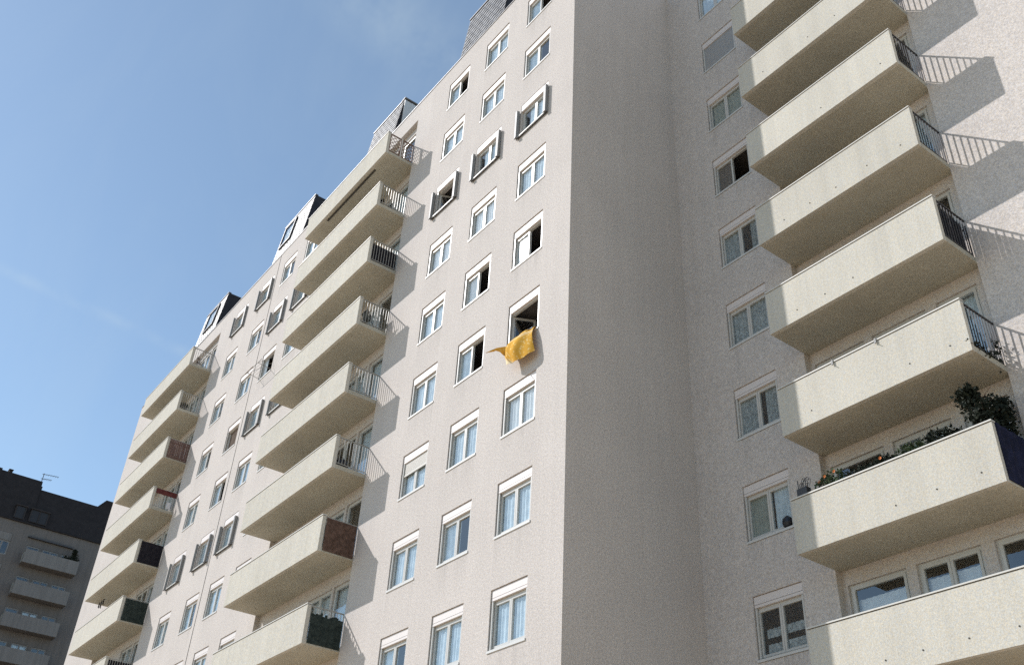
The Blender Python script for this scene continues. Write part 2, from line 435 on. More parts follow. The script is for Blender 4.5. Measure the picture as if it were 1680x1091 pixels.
def balcony_unit(parent, name, x0, x1, z0, z1, y, leaves, curtain=None, frame='pvc'):
    """a glazed door or window of the loggia: frame + pane (+ curtain)"""
    key = (name, round(x1-x0, 2), round(z1-z0, 2), leaves, frame)
    w, h = x1-x0, z1-z0
    def fm():
        mb = MB(); t = 0.06
        mb.box(0, t, 0.06, 0.13, 0, h); mb.box(w-t, w, 0.06, 0.13, 0, h); mb.box(t, w-t, 0.06, 0.13, h-t, h); mb.box(t, w-t, 0.06, 0.13, 0, t)
        lw = (w-2*t)/leaves
        for k in range(leaves):
            a, b = t+k*lw+0.004, t+(k+1)*lw-0.004; u = 0.06
            mb.box(a, a+u, 0.045, 0.115, t+.004, h-t-.004); mb.box(b-u, b, 0.045, 0.115, t+.004, h-t-.004)
            mb.box(a+u, b-u, 0.045, 0.115, h-t-u, h-t-.004); mb.box(a+u, b-u, 0.045, 0.115, t+.004, t+u)
        return mb.mesh(name+'_frame', M[frame])
    def pm():
        mb = MB(); t = 0.06; lw = (w-2*t)/leaves
        for k in range(leaves):
            a, b = t+k*lw+0.066, t+(k+1)*lw-0.066
            mb.face([(a, 0.085, t+.06), (b, 0.085, t+.06), (b, 0.085, h-t-.06), (a, 0.085, h-t-.06)])
        return mb.mesh(name+'_pane', M['glass'])
    o = link(name, cached(key, fm), parent, (x0, y, z0))
    link('pane', cached(key+('p',), pm), o)
    if curtain:
        link('curtain', cached(key+(curtain,), lambda: curtain_mesh(0.04, w-0.04, 0.05, h-0.30 if curtain == 'curtain_white' else h-0.04, M[curtain], 0.20)), o)
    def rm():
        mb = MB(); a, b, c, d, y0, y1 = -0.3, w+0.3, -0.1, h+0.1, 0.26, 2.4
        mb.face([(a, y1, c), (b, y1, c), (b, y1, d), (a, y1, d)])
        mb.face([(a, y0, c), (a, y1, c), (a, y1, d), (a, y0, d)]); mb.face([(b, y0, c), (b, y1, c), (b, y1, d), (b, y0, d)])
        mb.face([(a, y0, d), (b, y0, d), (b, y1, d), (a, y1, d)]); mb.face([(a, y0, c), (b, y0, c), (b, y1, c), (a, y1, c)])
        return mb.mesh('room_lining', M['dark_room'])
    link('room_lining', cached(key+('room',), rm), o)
    return o

# ------------------------------------------------------------------ balconies
DEP, REC = 1.2227, 0.19
def slab_mesh(w):
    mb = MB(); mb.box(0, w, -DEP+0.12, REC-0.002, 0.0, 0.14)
    return mb.mesh('balcony_slab', M['soffit'])
def parapet_mesh(w, h):
    mb = MB(); mb.box(0, w, -DEP, -DEP+0.119, 0.0, h-0.045)
    mb.box(0.004, w-0.004, -DEP+0.012, -DEP+0.105, h-0.045, h-0.028, 1)
    return mb.mesh('balcony_parapet', [M['parapet'], M['gap']])
def coping_mesh(w, h):
    mb = MB(); mb.box(-0.006, w+0.006, -DEP-0.018, -DEP+0.130, h-0.028, h)
    return mb.mesh('parapet_coping', M['coping'])
def railing_mesh(h, kind, mat='steel'):
    """side railing between parapet and wall, in the local plane x = 0"""
    mb = MB(); a, b = -DEP+0.122, -0.004
    mb.box(-0.02, 0.02, a, b, h-0.075, h-0.045); mb.box(-0.015, 0.015, a, b, 0.20, 0.222)
    mb.box(-0.014, 0.014, a, a+0.024, 0.14, h-0.075); mb.box(-0.014, 0.014, b-0.024, b, 0.14, h-0.075)
    n = 10
    for i in range(1, n):
        y = a + (b-a)*i/n
        mb.box(-0.009, 0.009, y-0.009, y+0.009, 0.222, h-0.075)
    return mb.mesh('side_railing', M[mat])
def lattice_mesh(h):
    mb = MB(); a, b = -DEP+0.125, -0.01; m = (a+b)/2; z0, z1 = 0.17, h-0.05
    for p0, p1 in ((a, m-0.03), (m+0.03, b)):
        mb.box(-0.02, 0.02, p0, p0+0.035, z0, z1); mb.box(-0.02, 0.02, p1-0.035, p1, z0, z1)
        mb.box(-0.02, 0.02, p0+.035, p1-.035, z1-0.035, z1); mb.box(-0.02, 0.02, p0+.035, p1-.035, z0, z0+0.035)
        w_, h_ = p1-p0-0.07, z1-z0-0.07
        for sgn in (1, -1):
            st = 0.20; k = -int(h_/st)-1
            while k*st < w_+h_:
                # line y = k*st + t (sgn=1) or y = k*st - t, t in [0,h_]
                if sgn == 1: t0, t1 = max(0, -k*st), min(h_, w_-k*st)
                else: t0, t1 = max(0, k*st-w_), min(h_, k*st)
                if t1-t0 > 0.03:
                    A = (0.006*sgn, p0+.035+k*st+sgn*t0, z0+.035+t0); B = (0.006*sgn, p0+.035+k*st+sgn*t1, z0+.035+t1)
                    mb.tube([A, B], 0.013, 4)
                k += 1
    mb.box(-0.016, 0.016, m-0.03, m+0.03, 0.14, z1+0.02, 1)
    return mb.mesh('lattice_railing', [M['wood_frame'], M['pvc']])

def balcony(parent, x0, x1, z, h, y=0.0, rail='bars', dots=()):
    w = x1-x0
    b = link('balcony', cached(('slab', round(w, 3)), lambda: slab_mesh(w)), parent, (x0, y, z))
    p = link('parapet', cached(('par', round(w, 3), h), lambda: parapet_mesh(w, h)), b)
    link('coping', cached(('cop', round(w, 3), h), lambda: coping_mesh(w, h)), b)
    dk = 'dark_steel' if y > 1 else 'steel'
    rm = cached(('rail', h, dk), lambda: railing_mesh(h, 'bars', dk))
    if rail == 'lattice': link('lattice_railing', cached(('lat', h), lambda: lattice_mesh(h)), b, (w-0.03, 0, 0))
    else: link('railing', rm, b, (w-0.03, 0, 0))
    link('railing', rm, b, (0.03, 0, 0))
    if dots:
        mb = MB()
        for dx, dz in dots:
            mb.lathe([(0.016, 0), (0.016, 0.012)], 0, 0, 8)
            n = 16
            for i in range(n):
                v = mb.v[-n+i]; mb.v[-n+i] = (dx+v[0], -DEP-v[2]+0.004, dz+v[1])
        link('drain_hole', mb.mesh('drain_holes', M['gap']), b)
    return b

# ================================================================== THE SETTING
mb = MB()
mb.face([(-3000, -3000, GZ), (3000, -3000, GZ), (3000, 3000, GZ), (-3000, 3000, GZ)])
ground = link('ground', mb.mesh('ground', plain('courtyard paving', (0.42, 0.32, 0.21), 0.9, var=0.15, vscale=0.8)))
ground['kind'] = 'structure'

# ================================================================== THE LIT APARTMENT BLOCK
YB = 4.4265
ROOF = 11.24
bld = thing('apartment_building', 'pale roughcast apartment block with stacked balconies, sunlit facade and slate roof masses', 'apartment building', (0, 0, GZ))
def P(name, mesh, loc=(0, 0, 0), parent=None):
    """a part of the block, given in world coordinates"""
    return link(name, mesh, parent or bld, (loc[0], loc[1], loc[2]-GZ))
class _Off:                      # lets window()/balcony() take world z
    pass

XL, XE, DEEP = -44.3, 26.0, 13.0
C1 = (-17.276, -10.266); C2 = (-38.316, -30.870); BB = (3.806, 8.467)
colx = {1: -2.7097, 2: -5.293, 3: -7.8616, 4: -20.28, 5: -22.8254, 6: -25.3992, 7: -28.5681}
ZT = 10.2072
ZB_A = 7.555; ZB_B = 4.4868
BX = 1.485; BZT = -12.30

holesA = []
rows = {1: 9, 2: 9, 3: 9, 4: 9, 5: 9, 6: 8, 7: 8}
for c, n in rows.items():
    for r in range(n):
        z = ZT - PITCH*r
        holesA.append((colx[c], colx[c]+W, z-H, z))
recA = [(C1[0], C1[1], GZ+3.2, 10.22, REC), (C2[0], C2[1], GZ+3.2, 10.22, REC)]
mb = MB(); wall_sheet(mb, XL, 0.0, GZ, ROOF, 0.0, holesA+recA, 0.30)
# recess back walls with the openings of the balcony doors
unitsA = []
for s, (x0, x1) in (('C1', C1), ('C2', C2)):
    hs = []
    for r in range(9):
        ceil = (ZB_A - PITCH*(r-1)) if r > 0 else 10.22
        floor = ZB_A - PITCH*r + 0.14
        top = ceil - (0.42 if r > 0 else 0.36)
        if floor < GZ+3.2: continue
        u = [('balcony_door', x1-1.40, x1-0.30, floor+0.02, top, 1), ('balcony_window', x1-3.2, x1-1.52, floor+0.9, top, 2), ('balcony_window', x0+0.6, x0+2.4, floor+0.9, top, 2)]
        for q in u: hs.append((q[1], q[2], q[3], q[4], 0.26))
        unitsA.append((s, r, u))
    wall_sheet(mb, x0, x1, GZ+3.2, 10.22, REC, hs, 0.26)
P('wall', mb.mesh('front_wall', M['wall']))
# corner return and end walls
mb = MB(); mb.face([(0, 0, GZ), (0, YB, GZ), (0, YB, ROOF), (0, 0, ROOF)]); P('wall', mb.mesh('return_wall', M['wall']))
mb = MB(); mb.face([(XL, 0, GZ), (XL, 0, ROOF), (XL, DEEP, ROOF), (XL, DEEP, GZ)])
mb.face([(XL, DEEP, GZ), (XL, DEEP, ROOF), (XE, DEEP, ROOF), (XE, DEEP, GZ)])
mb.face([(XE, YB, GZ), (XE, DEEP, GZ), (XE, DEEP, ROOF), (XE, YB, ROOF)]); P('wall', mb.mesh('rear_wall', M['wall']))
# wing on the right
bz = {k: BZT + 2.785*k for k in range(0, 9)}
holesB = [(BX, BX+W-0.014, bz[k]-1.52, bz[k]) for k in bz]
recB = [(BB[0], BB[1], GZ+3.2, 10.0, REC)]
mb = MB(); wall_sheet(mb, 0.0, XE, GZ, ROOF, YB, holesB+recB, 0.30)
hs = []; unitsB = []
for j in range(0, 8):
    ceil = ZB_B - PITCH*(j-1); floor = ZB_B - PITCH*j + 0.14; top = ceil - 0.33
    u = [('balcony_window', 3.93, 5.36, floor+0.75, top, 1), ('balcony_door', 5.58, 7.00, floor+0.02, top, 2), ('balcony_door', 7.27, 8.25, floor+0.02, top, 1)]
    for q in u: hs.append((q[1], q[2], q[3], q[4], 0.26))
    unitsB.append((j, u))
wall_sheet(mb, BB[0], BB[1], GZ+3.2, 10.0, YB+REC, hs, 0.26)
P('wall', mb.mesh('wing_wall', M['wall']))
# flat roof and its edge
mb = MB(); mb.face([(XL, 0.35, ROOF-0.3), (0, 0.35, ROOF-0.3), (0, DEEP, ROOF-0.3), (XL, DEEP, ROOF-0.3)])
mb.face([(0, YB+0.35, ROOF-0.301), (XE, YB+0.35, ROOF-0.301), (XE, DEEP, ROOF-0.301), (0, DEEP, ROOF-0.301)])
mb.face([(XL, 0.35, ROOF), (0, 0.35, ROOF), (0, 0.35, ROOF-0.3), (XL, 0.35, ROOF-0.3)])
roof = P('roof', mb.mesh('flat_roof', M['roof_flat']))
mb = MB(); mb.box(XL-0.02, 0.02, -0.025, 0.36, ROOF, ROOF+0.045); mb.box(-0.34, 0.02, 0.36, YB-0.026, ROOF, ROOF+0.045)
mb.box(-0.3, XE, YB-0.025, YB+0.36, ROOF, ROOF+0.046); P('roof_edge', mb.mesh('roof_edge', M['roof_edge']))
# expansion joint with its cover strip
mb = MB(); mb.box(-23.635, -23.605, -0.010, 0.02, GZ, ROOF-0.02); P('joint_strip', mb.mesh('joint_strip', M['gap']))

# slate roof masses above the roof edge
def mansard(x0, x1, zt, mat, y0=0.22, y1=0.62, back=6.0):
    """tiled front leaning back in overlapping courses, dark slate cheeks, flat top"""
    mb = MB(); n = 15; zb = ROOF-0.28
    for k in range(n):
        a, b = k/n, (k+1)/n
        ya, yb = y0+(y1-y0)*a, y0+(y1-y0)*b; za, zb_ = zb+(zt-zb)*a, zb+(zt-zb)*b
        cols = max(1, round((x1-x0)/0.34)); off = 0.17 if k % 2 else 0.0
        xs = [x0] + [x for x in (x0+off+i*0.34 for i in range(cols+2)) if x0+.05 < x < x1-.05] + [x1]
        for i in range(len(xs)-1):
            j = random.uniform(0, 0.006)
            m_ = (xs[i]+xs[i+1])/2
            g = 0.008
            mb.face([(xs[i]+g, ya-0.030-j, za-0.02), (m_, ya-0.032-j, za-0.085), (xs[i+1]-g, ya-0.030-j, za-0.02), (xs[i+1]-g, yb-0.004, zb_), (xs[i]+g, yb-0.004, zb_)], 0)
    mb.face([(x0, y0, zb), (x1, y0, zb), (x1, y1, zt), (x0, y1, zt)], 1)
    prof = [(y0, zb), (back, zb), (back, zt), (y1, zt)]
    mb.face([(x1, *q) for q in prof], 1); mb.face([(x0, *q) for q in prof][::-1], 1)
    mb.face([(x0, y1, zt), (x1, y1, zt), (x1, back, zt), (x0, back, zt)], 2)
    mb.face([(x0, back, zb), (x0, back, zt), (x1, back, zt), (x1, back, zb)], 1)
    mb.box(x0-0.02, x1+0.02, y1-0.05, y1+0.12, zt, zt+0.05, 3)
    return mb.mesh('slate_roof_mass', [mat, M['slate_dark'], M['roof_flat'], M['roof_edge']])
for x0, x1, zt, mat in ((-7.89, -4.81, 14.85, 'slate'), (-16.01, -13.18, 14.42, 'slate'), (-25.84, -22.23, 14.86, 'slate_sheen'), (-36.9, -33.53, 14.85, 'slate_sheen')):
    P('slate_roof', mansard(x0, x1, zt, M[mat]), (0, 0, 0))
# pale upright cladding on the right cheek of the second slate mass
mb = MB(); mb.box(-13.178, -13.13, 0.60, 4.0, ROOF-0.28, 14.36)
for k in range(30):
    y = 0.60+k*0.113
    mb.box(-13.13, -13.112-0.006*(k % 3), y, y+0.104, ROOF-0.28, 14.35)
P('cheek_cladding', mb.mesh('cheek_cladding', M['shiplap']))
mb = MB(); mb.box(-13.40, -13.08, 0.56, 4.05, 14.451, 14.50); P('roof_edge', mb.mesh('clad_edge', M['shutter']))
# roof lights in the two far masses
def rooflight(x0, x1, z0, z1, zt, y0=0.22, y1=0.62):
    zb = ROOF-0.28; f = lambda z: y0+(y1-y0)*(z-zb)/(zt-zb)
    mb = MB(); t = 0.09
    def bar(a, b, c, d):
        mb.v += [(a, f(c)-0.11, c), (b, f(c)-0.11, c), (b, f(d)-0.11, d), (a, f(d)-0.11, d), (a, f(c), c), (b, f(c), c), (b, f(d), d), (a, f(d), d)]
        n = len(mb.v)-8
        for q in ((0,1,2,3),(4,7,6,5),(0,4,5,1),(1,5,6,2),(2,6,7,3),(3,7,4,0)): mb.f.append(tuple(n+i for i in q)); mb.mi.append(0)
    bar(x0, x0+t, z0, z1); bar(x1-t, x1, z0, z1); bar(x0+t, x1-t, z0, z0+t); bar(x0+t, x1-t, z1-t, z1)
    o = P('roof_light', mb.mesh('roof_light_frame', M['dark_steel']))
    mb = MB(); mb.face([(x0+t, f(z0+t)-0.07, z0+t), (x1-t, f(z0+t)-0.07, z0+t), (x1-t, f(z1-t)-0.07, z1-t), (x0+t, f(z1-t)-0.07, z1-t)])
    link('pane', mb.mesh('roof_light_pane', M['glass']), o)
rooflight(-25.45, -24.1, 12.95, 14.55, 14.86)
rooflight(-36.0, -34.5, 12.95, 14.55, 14.85)

def Z(z): return z - GZ
net = lambda a=0.06, b=W-0.06, m='curtain': (m, a, b, -1.45, -0.28)
HALF = (0.06, W*0.5); RH = (W*0.5, W-0.06)
stylesA = {}
stylesA[(1, 0)] = ('open_r', (net(*HALF),)); stylesA[(3, 0)] = ('open_r', (net(*HALF),))
stylesA[(1, 2)] = ('shut', (net(0.32, W-0.06),)); stylesA[(2, 2)] = ('shut', (net(0.32, W-0.06),)); stylesA[(3, 2)] = ('shut_open', ())
stylesA[(2, 3)] = ('plain', (net(m='curtain_white'),)); stylesA[(3, 3)] = ('plain', (net(m='curtain_white'),))
stylesA[(1, 4)] = ('open_r', (net(*HALF, m='curtain_white'),)); stylesA[(2, 4)] = ('open_r', (net(*HALF, m='curtain_white'),))
stylesA[(1, 5)] = ('open_both', ()); stylesA[(2, 5)] = ('open_r', (net(*HALF),))
stylesA[(1, 6)] = ('plain', (net(m='curtain_white'),)); stylesA[(3, 6)] = ('half', (net(),))
for k in ((4, 1), (4, 3), (5, 1), (5, 3), (5, 5), (6, 0), (6, 5), (7, 0), (7, 5)): stylesA[k] = ('shut', (net(0.06, 0.5),))
stylesA[(5, 2)] = ('open_both', (net(0.06, 0.45),)); stylesA[(6, 3)] = ('open_both', (net(0.06, W-0.06, 'curtain_brown'),)); stylesA[(6, 4)] = ('open_r', (net(*HALF),))
stylesA[(7, 3)] = ('plain', (net(*HALF, m='curtain'),))
wlab = {(3, 6): 'window with its beige roller shutter half lowered', (1, 5): 'window with both casements open', (3, 2): 'window with folded steel shutters and open casements'}
for c, n in rows.items():
    for r in range(n):
        kind, cur = stylesA.get((c, r), ('plain', (net(),) if (c*7+r*3) % 5 else (net(0.06, 0.80),)))
        window(bld, colx[c], Z(ZT-PITCH*r), 0.0, kind, cur, wlab.get((c, r)))
stylesB = {8: ('plain', (net(),)), 7: ('closed', ()), 6: ('plain', (net(m='curtain_green'),)), 5: ('open_r', (net(*HALF, m='curtain_brown'),)),
           4: ('plain', (net(0.06, 0.60, 'curtain_lace'), net(1.05, W-0.06, 'curtain_lace'))), 3: ('plain', (net(m='curtain_lace'),)), 2: ('plain', (net(0.06, 0.7, 'curtain_lace'), net(0.9, W-0.06, 'curtain_lace'))),
           1: ('plain', (net(*HALF, m='curtain_green'), net(0.82, W-0.06))), 0: ('plain', (('curtain_lace', 0.2, W-0.1, -0.98, -0.78), ('curtain_lace', 0.2, W-0.1, -1.38, -1.12)))}
for k in bz:
    kind, cur = stylesB[k]
    o = window(bld, BX, Z(bz[k]), YB, kind, cur, 'window closed by a grey roller shutter' if k == 7 else None)
    o.scale.x = (W-0.014)/W

# balconies and what stands behind them
for s, (x0, x1), n in (('C1', C1, 8), ('C2', C2, 7)):
    for r in range(n):
        b = balcony(bld, x0, x1, Z(ZB_A-PITCH*r), 1.1845, 0.0, 'lattice' if (s, r) == ('C1', 0) else 'bars')
        if (s, r) == ('C1', 0):
            mb = MB(); mb.box(1.78, 5.86, -1.06, -0.99, -0.035, -0.001)
            link('soffit_strip', mb.mesh('soffit_strip', M['gap']), b)
for s, r, u in unitsA:
    for k, q in enumerate(u):
        balcony_unit(bld, q[0], q[1], q[2], Z(q[3]), Z(q[4]), REC, q[5], 'curtain' if (r+k) % 3 else None)
for j in range(8):
    dots = [] 
    rr = random.Random(j)
    for dx in (0.85, 1.66, 2.44, 3.34, 4.25):
        if rr.random() < 0.75: dots.append((dx, 0.30+rr.uniform(-.03, .03)))
    balcony(bld, BB[0], BB[1], Z(ZB_B-PITCH*j), 1.2522, YB, 'bars', dots)
for j, u in unitsB:
    for k, q in enumerate(u):
        cu = 'curtain_white' if j == 7 and k < 2 else ('curtain' if (j+k) % 2 and j < 7 else None)
        balcony_unit(bld, q[0], q[1], q[2], Z(q[3]), Z(q[4]), YB+REC, q[5], cu)

# ================================================================== THE SHADED BLOCK FAR BEHIND
FX = -77.48
far = thing('apartment_building', 'shaded grey apartment block with dark mansard roof, far behind the sunlit facade', 'apartment building', (FX, 0, GZ))
far.rotation_euler.z = math.pi/2
FE = 13.95
hsF = []; winF = []
for r in range(8):
    ceil = 10.22+1.2+PITCH-PITCH*r-1.2   # soffit above this storey
    top = 12.02-PITCH*r
    for a, b_, lv in ((1.05, 2.2, 1), (2.45, 3.85, 2), (4.1, 5.4, 2)):
        winF.append((a, b_, top-1.35, top+0.12, lv)); hsF.append((a, b_, top-1.35, top+0.12, 0.2))
    winF.append((-2.25, -0.35, top-1.25, top+0.05, 3)); hsF.append((-2.25, -0.35, top-1.25, top+0.75, 0.2))
    for a in (10.5, 13.5, -6.0, -9.0):
        winF.append((a, a+1.5, top-1.2, top+0.1, 2)); hsF.append((a, a+1.5, top-1.2, top+0.1, 0.2))
hsF = [h for h in hsF if h[2] > GZ+1]; winF = [w for w in winF if w[2] > GZ+1]
F0, F1 = -16.0, 30.0
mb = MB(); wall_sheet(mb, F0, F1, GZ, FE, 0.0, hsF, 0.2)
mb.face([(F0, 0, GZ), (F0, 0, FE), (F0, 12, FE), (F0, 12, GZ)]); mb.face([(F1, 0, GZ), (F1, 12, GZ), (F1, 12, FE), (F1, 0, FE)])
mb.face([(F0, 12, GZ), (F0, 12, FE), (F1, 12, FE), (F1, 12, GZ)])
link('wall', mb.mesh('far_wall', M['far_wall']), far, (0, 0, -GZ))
# mansard with stepped ridge
mb = MB()
def masz(a, b, z, y1=1.2):
    mb.prism([(0.0, FE+0.08), (12, FE+0.08), (12-y1, z), (y1, z)], 'x', a, b)
masz(F0, -2.95, 18.86); masz(-2.949, 0.72, 18.70); masz(0.721, 5.95, 17.90)
mb.prism([(5.951, 17.7), (6.75, 18.76), (14.0, 18.76), (14.0, 17.7)], 'y', 1.2, 8.0)
masz(5.952, 14.0, 17.91); masz(14.001, F1, 18.7)
rf = link('roof', mb.mesh('far_roof', M['slate_far']), far, (0, 0, -GZ))
mb = MB(); mb.box(F0-0.1, F1+0.1, -0.18, 0.25, FE, FE+0.079); link('eaves', mb.mesh('far_eaves', M['slate_far']), far, (0, 0, -GZ))
mb = MB(); mb.box(-2.35, -2.05, 1.3, 1.9, 18.70, 18.98); mb.box(-2.4, -2.0, 1.25, 1.95, 18.98, 19.03); link('chimney', mb.mesh('far_chimney', M['slate_far']), rf)
mb = MB(); mb.box(0.5, 0.86, 1.3, 1.9, 17.9, 18.28); link('chimney', mb.mesh('far_chimney', M['slate_far']), rf)
for a, b_ in ((-0.85, 0.05), (0.45, 2.05)):
    mb = MB(); mb.box(a, b_, -0.02, 1.6, 14.25, 14.32); mb.box(a, a+0.1, -0.0, 1.6, 14.32, 15.45); mb.box(b_-0.1, b_, 0.0, 1.6, 14.32, 15.45); mb.box(a-0.08, b_+0.08, -0.08, 1.8, 15.45, 15.56)
    if b_-a > 1.2: mb.box((a+b_)/2-0.06, (a+b_)/2+0.06, 0.0, 1.0, 14.32, 15.45)
    d = link('dormer', mb.mesh('dormer', plain('dormer grey', (0.028, 0.025, 0.028), 0.85)), far, (0, 0, -GZ))
    mb = MB(); mb.face([(a+0.1, 0.06, 14.32), (b_-0.1, 0.06, 14.32), (b_-0.1, 0.06, 15.45), (a+0.1, 0.06, 15.45)]); link('pane', mb.mesh('dormer_pane', M['dim_pane']), d)
for (a, b_, z0, z1, lv) in winF:
    near = -3 < a < 6
    o = balcony_unit(far, 'window', a, b_, z0-GZ, z1-GZ, 0.0, lv, 'curtain' if near and (int(a*3)+int(z0)) % 3 == 0 else None, 'far_frame')
    if lv == 3:
        mb = MB(); mb.box(0.02, b_-a-.02, -0.03, 0.18, z1-z0+0.01, z1-z0+0.68); link('roller_box', mb.mesh('far_roller_box', M['far_parapet']), o)
for r in range(7):
    zb = 10.22-PITCH*r
    w = 5.58-0.93
    def fs():
        m_ = MB(); m_.box(0, w, -1.1, -0.002, 0, 0.14); return m_.mesh('far_slab', M['far_wall'])
    def fp():
        m_ = MB(); m_.box(0, w, -1.22, -1.101, 0, 1.2); return m_.mesh('far_parapet', M['far_parapet'])
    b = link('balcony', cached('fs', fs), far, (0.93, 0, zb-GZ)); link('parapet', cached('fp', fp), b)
    rm = cached(('rail', 1.2), lambda: railing_mesh(1.2, 'bars'))
    link('railing', rm, b, (0.03, 0, 0)); link('railing', rm, b, (w-0.03, 0, 0))
# rail above the top balcony (folded awning cassette)
mb = MB(); mb.box(0.93, 4.9, -0.28, -0.002, 12.80, 12.94); link('awning_cassette', mb.mesh('awning_cassette', M['dark_steel']), far, (0, 0, -GZ))

# ================================================================== THINGS ON AND ABOUT THE BALCONIES
def wpt(zrow_base, r): return zrow_base-PITCH*r
def side_panel(name, label, cat, x, zb, y, h0, h1, mat, group=None, ragged=0.0, slats=0, thick=0.012, ya=-DEP+0.15, yb=-0.03):
    """a screen tied inside the side railing of a balcony"""
    mb = MB()
    n = slats or 14
    for i in range(n):
        a, b = ya+(yb-ya)*i/n, ya+(yb-ya)*(i+1)/n
        top = h1-(random.random()*ragged)
        if slats: mb.box(-thick/2, thick/2, a+0.006, b-0.006, h0, top)
        else:
            u0, u1 = 0.012*math.sin(i*1.9), 0.012*math.sin((i+1)*1.9)
            pts = [(u0, a, h0), (u1, b, h0), (u1, b, top), (u0, a, top)]
            mb.v += [(p[0]-thick/2, p[1], p[2]) for p in pts] + [(p[0]+thick/2, p[1], p[2]) for p in pts]
            k = len(mb.v)-8
            for q in ((0,1,2,3),(4,7,6,5),(0,4,5,1),(1,5,6,2),(2,6,7,3),(3,7,4,0)): mb.f.append(tuple(k+t for t in q)); mb.mi.append(0)
    if slats:
        mb.box(thick/2, thick/2+0.02, ya, yb, h0+0.1, h0+0.14); mb.box(thick/2, thick/2+0.02, ya, yb, h1-0.2, h1-0.16)
    o = link(name, mb.mesh(name, mat), None, (x, y, zb))
    return tag(o, label, cat, group)
xr1, xr2, xrb = C1[1]-0.075, C2[1]-0.075, BB[1]-0.075
side_panel('privacy_screen', 'black canvas tied inside the side railing, third balcony from the top of the middle stack', 'screen', xr1, wpt(ZB_A, 2), 0, 0.16, 0.98, M['canvas_black'])
side_panel('privacy_screen', 'rusty brown board closing the side of a middle stack balcony', 'screen', xr1+0.087, wpt(ZB_A, 6), 0, 0.04, 1.10, M['rust'])
side_panel('privacy_screen', 'dark green netting with ragged top on the lowest visible middle balcony', 'screen', xr1+0.087, wpt(ZB_A, 7), 0, 0.04, 0.98, M['canvas_green'], ragged=0.12)
side_panel('privacy_screen', 'red brown slatted screen on a balcony of the far left stack', 'screen', xr2+0.087, wpt(ZB_A, 2), 0, 0.06, 1.10, M['redslat'], slats=11)
side_panel('privacy_screen', 'solid black panel filling the side of a far left balcony', 'screen', xr2+0.087, wpt(ZB_A, 4), 0, 0.06, 1.12, M['canvas_black'])
side_panel('privacy_screen', 'dark mesh screen below the solid black panel in the far left stack', 'screen', xr2+0.087, wpt(ZB_A, 5), 0, 0.06, 1.08, M['canvas_green'])
side_panel('privacy_screen', 'dark screen at the very bottom of the far left balcony stack', 'screen', xr2, wpt(ZB_A, 6), 0, 0.15, 1.08, M['canvas_black'])
side_panel('privacy_screen', 'black slatted screen on the fifth balcony of the right hand wing', 'screen', xrb-0.03, wpt(ZB_B, 4), YB, 0.15, 1.12, M['canvas_black'], slats=12)
side_panel('tarpaulin', 'dark blue tarpaulin hung over the side railing beside the tall dark shrub', 'tarpaulin', BB[1]+0.012, wpt(ZB_B, 6), YB, 0.05, 1.22, M['canvas_blue'], thick=0.02, ya=-DEP+0.10, yb=0.0)
side_panel('hanging_cloth', 'maroon cloth hung along the top of a railing in the far left stack', 'cloth', xr2+0.087, wpt(ZB_A, 3), 0, 0.86, 1.12, M['maroon'])
side_panel('hanging_cloth', 'small white cloth drying low on a far left balcony railing', 'cloth', xr2+0.087, wpt(ZB_A, 3), 0, 0.22, 0.55, M['white_cloth'], ya=-0.42, yb=-0.22)

def sack(x, y, z, r=0.24, h=0.46):
    mb = MB(); prof = [(0.16, 0), (0.24, 0.05), (0.27, 0.18), (0.24, 0.30), (0.15, 0.38), (0.05, 0.42), (0.07, 0.47)]
    mb.lathe(prof, 0, 0, 16)
    for i, v in enumerate(mb.v):
        d = 1+0.16*mnoise.noise(Vector((v[0]*6, v[1]*6, v[2]*6)))
        mb.v[i] = (v[0]*d, v[1]*d, v[2])
    o = link('rubbish_sack', mb.mesh('rubbish_sack', M['sack']), None, (x, y, z)); return o
tag(sack(C1[1]-0.36, -0.78, wpt(ZB_A, 5)+0.14), 'full black rubbish sack behind the bars of a middle stack balcony', 'sack')

def leaf_cloud(mb, cx, cy, cz, rx, ry, rz, n, size, seed=0, mi=0):
    rnd = random.Random(seed)
    for _ in range(n):
        while True:
            p = Vector((rnd.uniform(-1, 1), rnd.uniform(-1, 1), rnd.uniform(-1, 1)))
            if p.length < 1: break
        if mnoise.noise(p*2.3+Vector((seed, 0, 0))) < -0.12: continue
        q = Vector((cx+p.x*rx, cy+p.y*ry, cz+p.z*rz))
        d = Vector((rnd.gauss(0, 1), rnd.gauss(0, 1), rnd.gauss(0, 1)+0.4)).normalized()
        s_ = d.cross(Vector((rnd.gauss(0, 1), rnd.gauss(0, 1), rnd.gauss(0, 1)))).normalized()
        l = size*rnd.uniform(0.6, 1.3); w_ = l*0.32
        mb.face([q, q+d*l*0.5+s_*w_, q+d*l, q+d*l*0.5-s_*w_], mi)

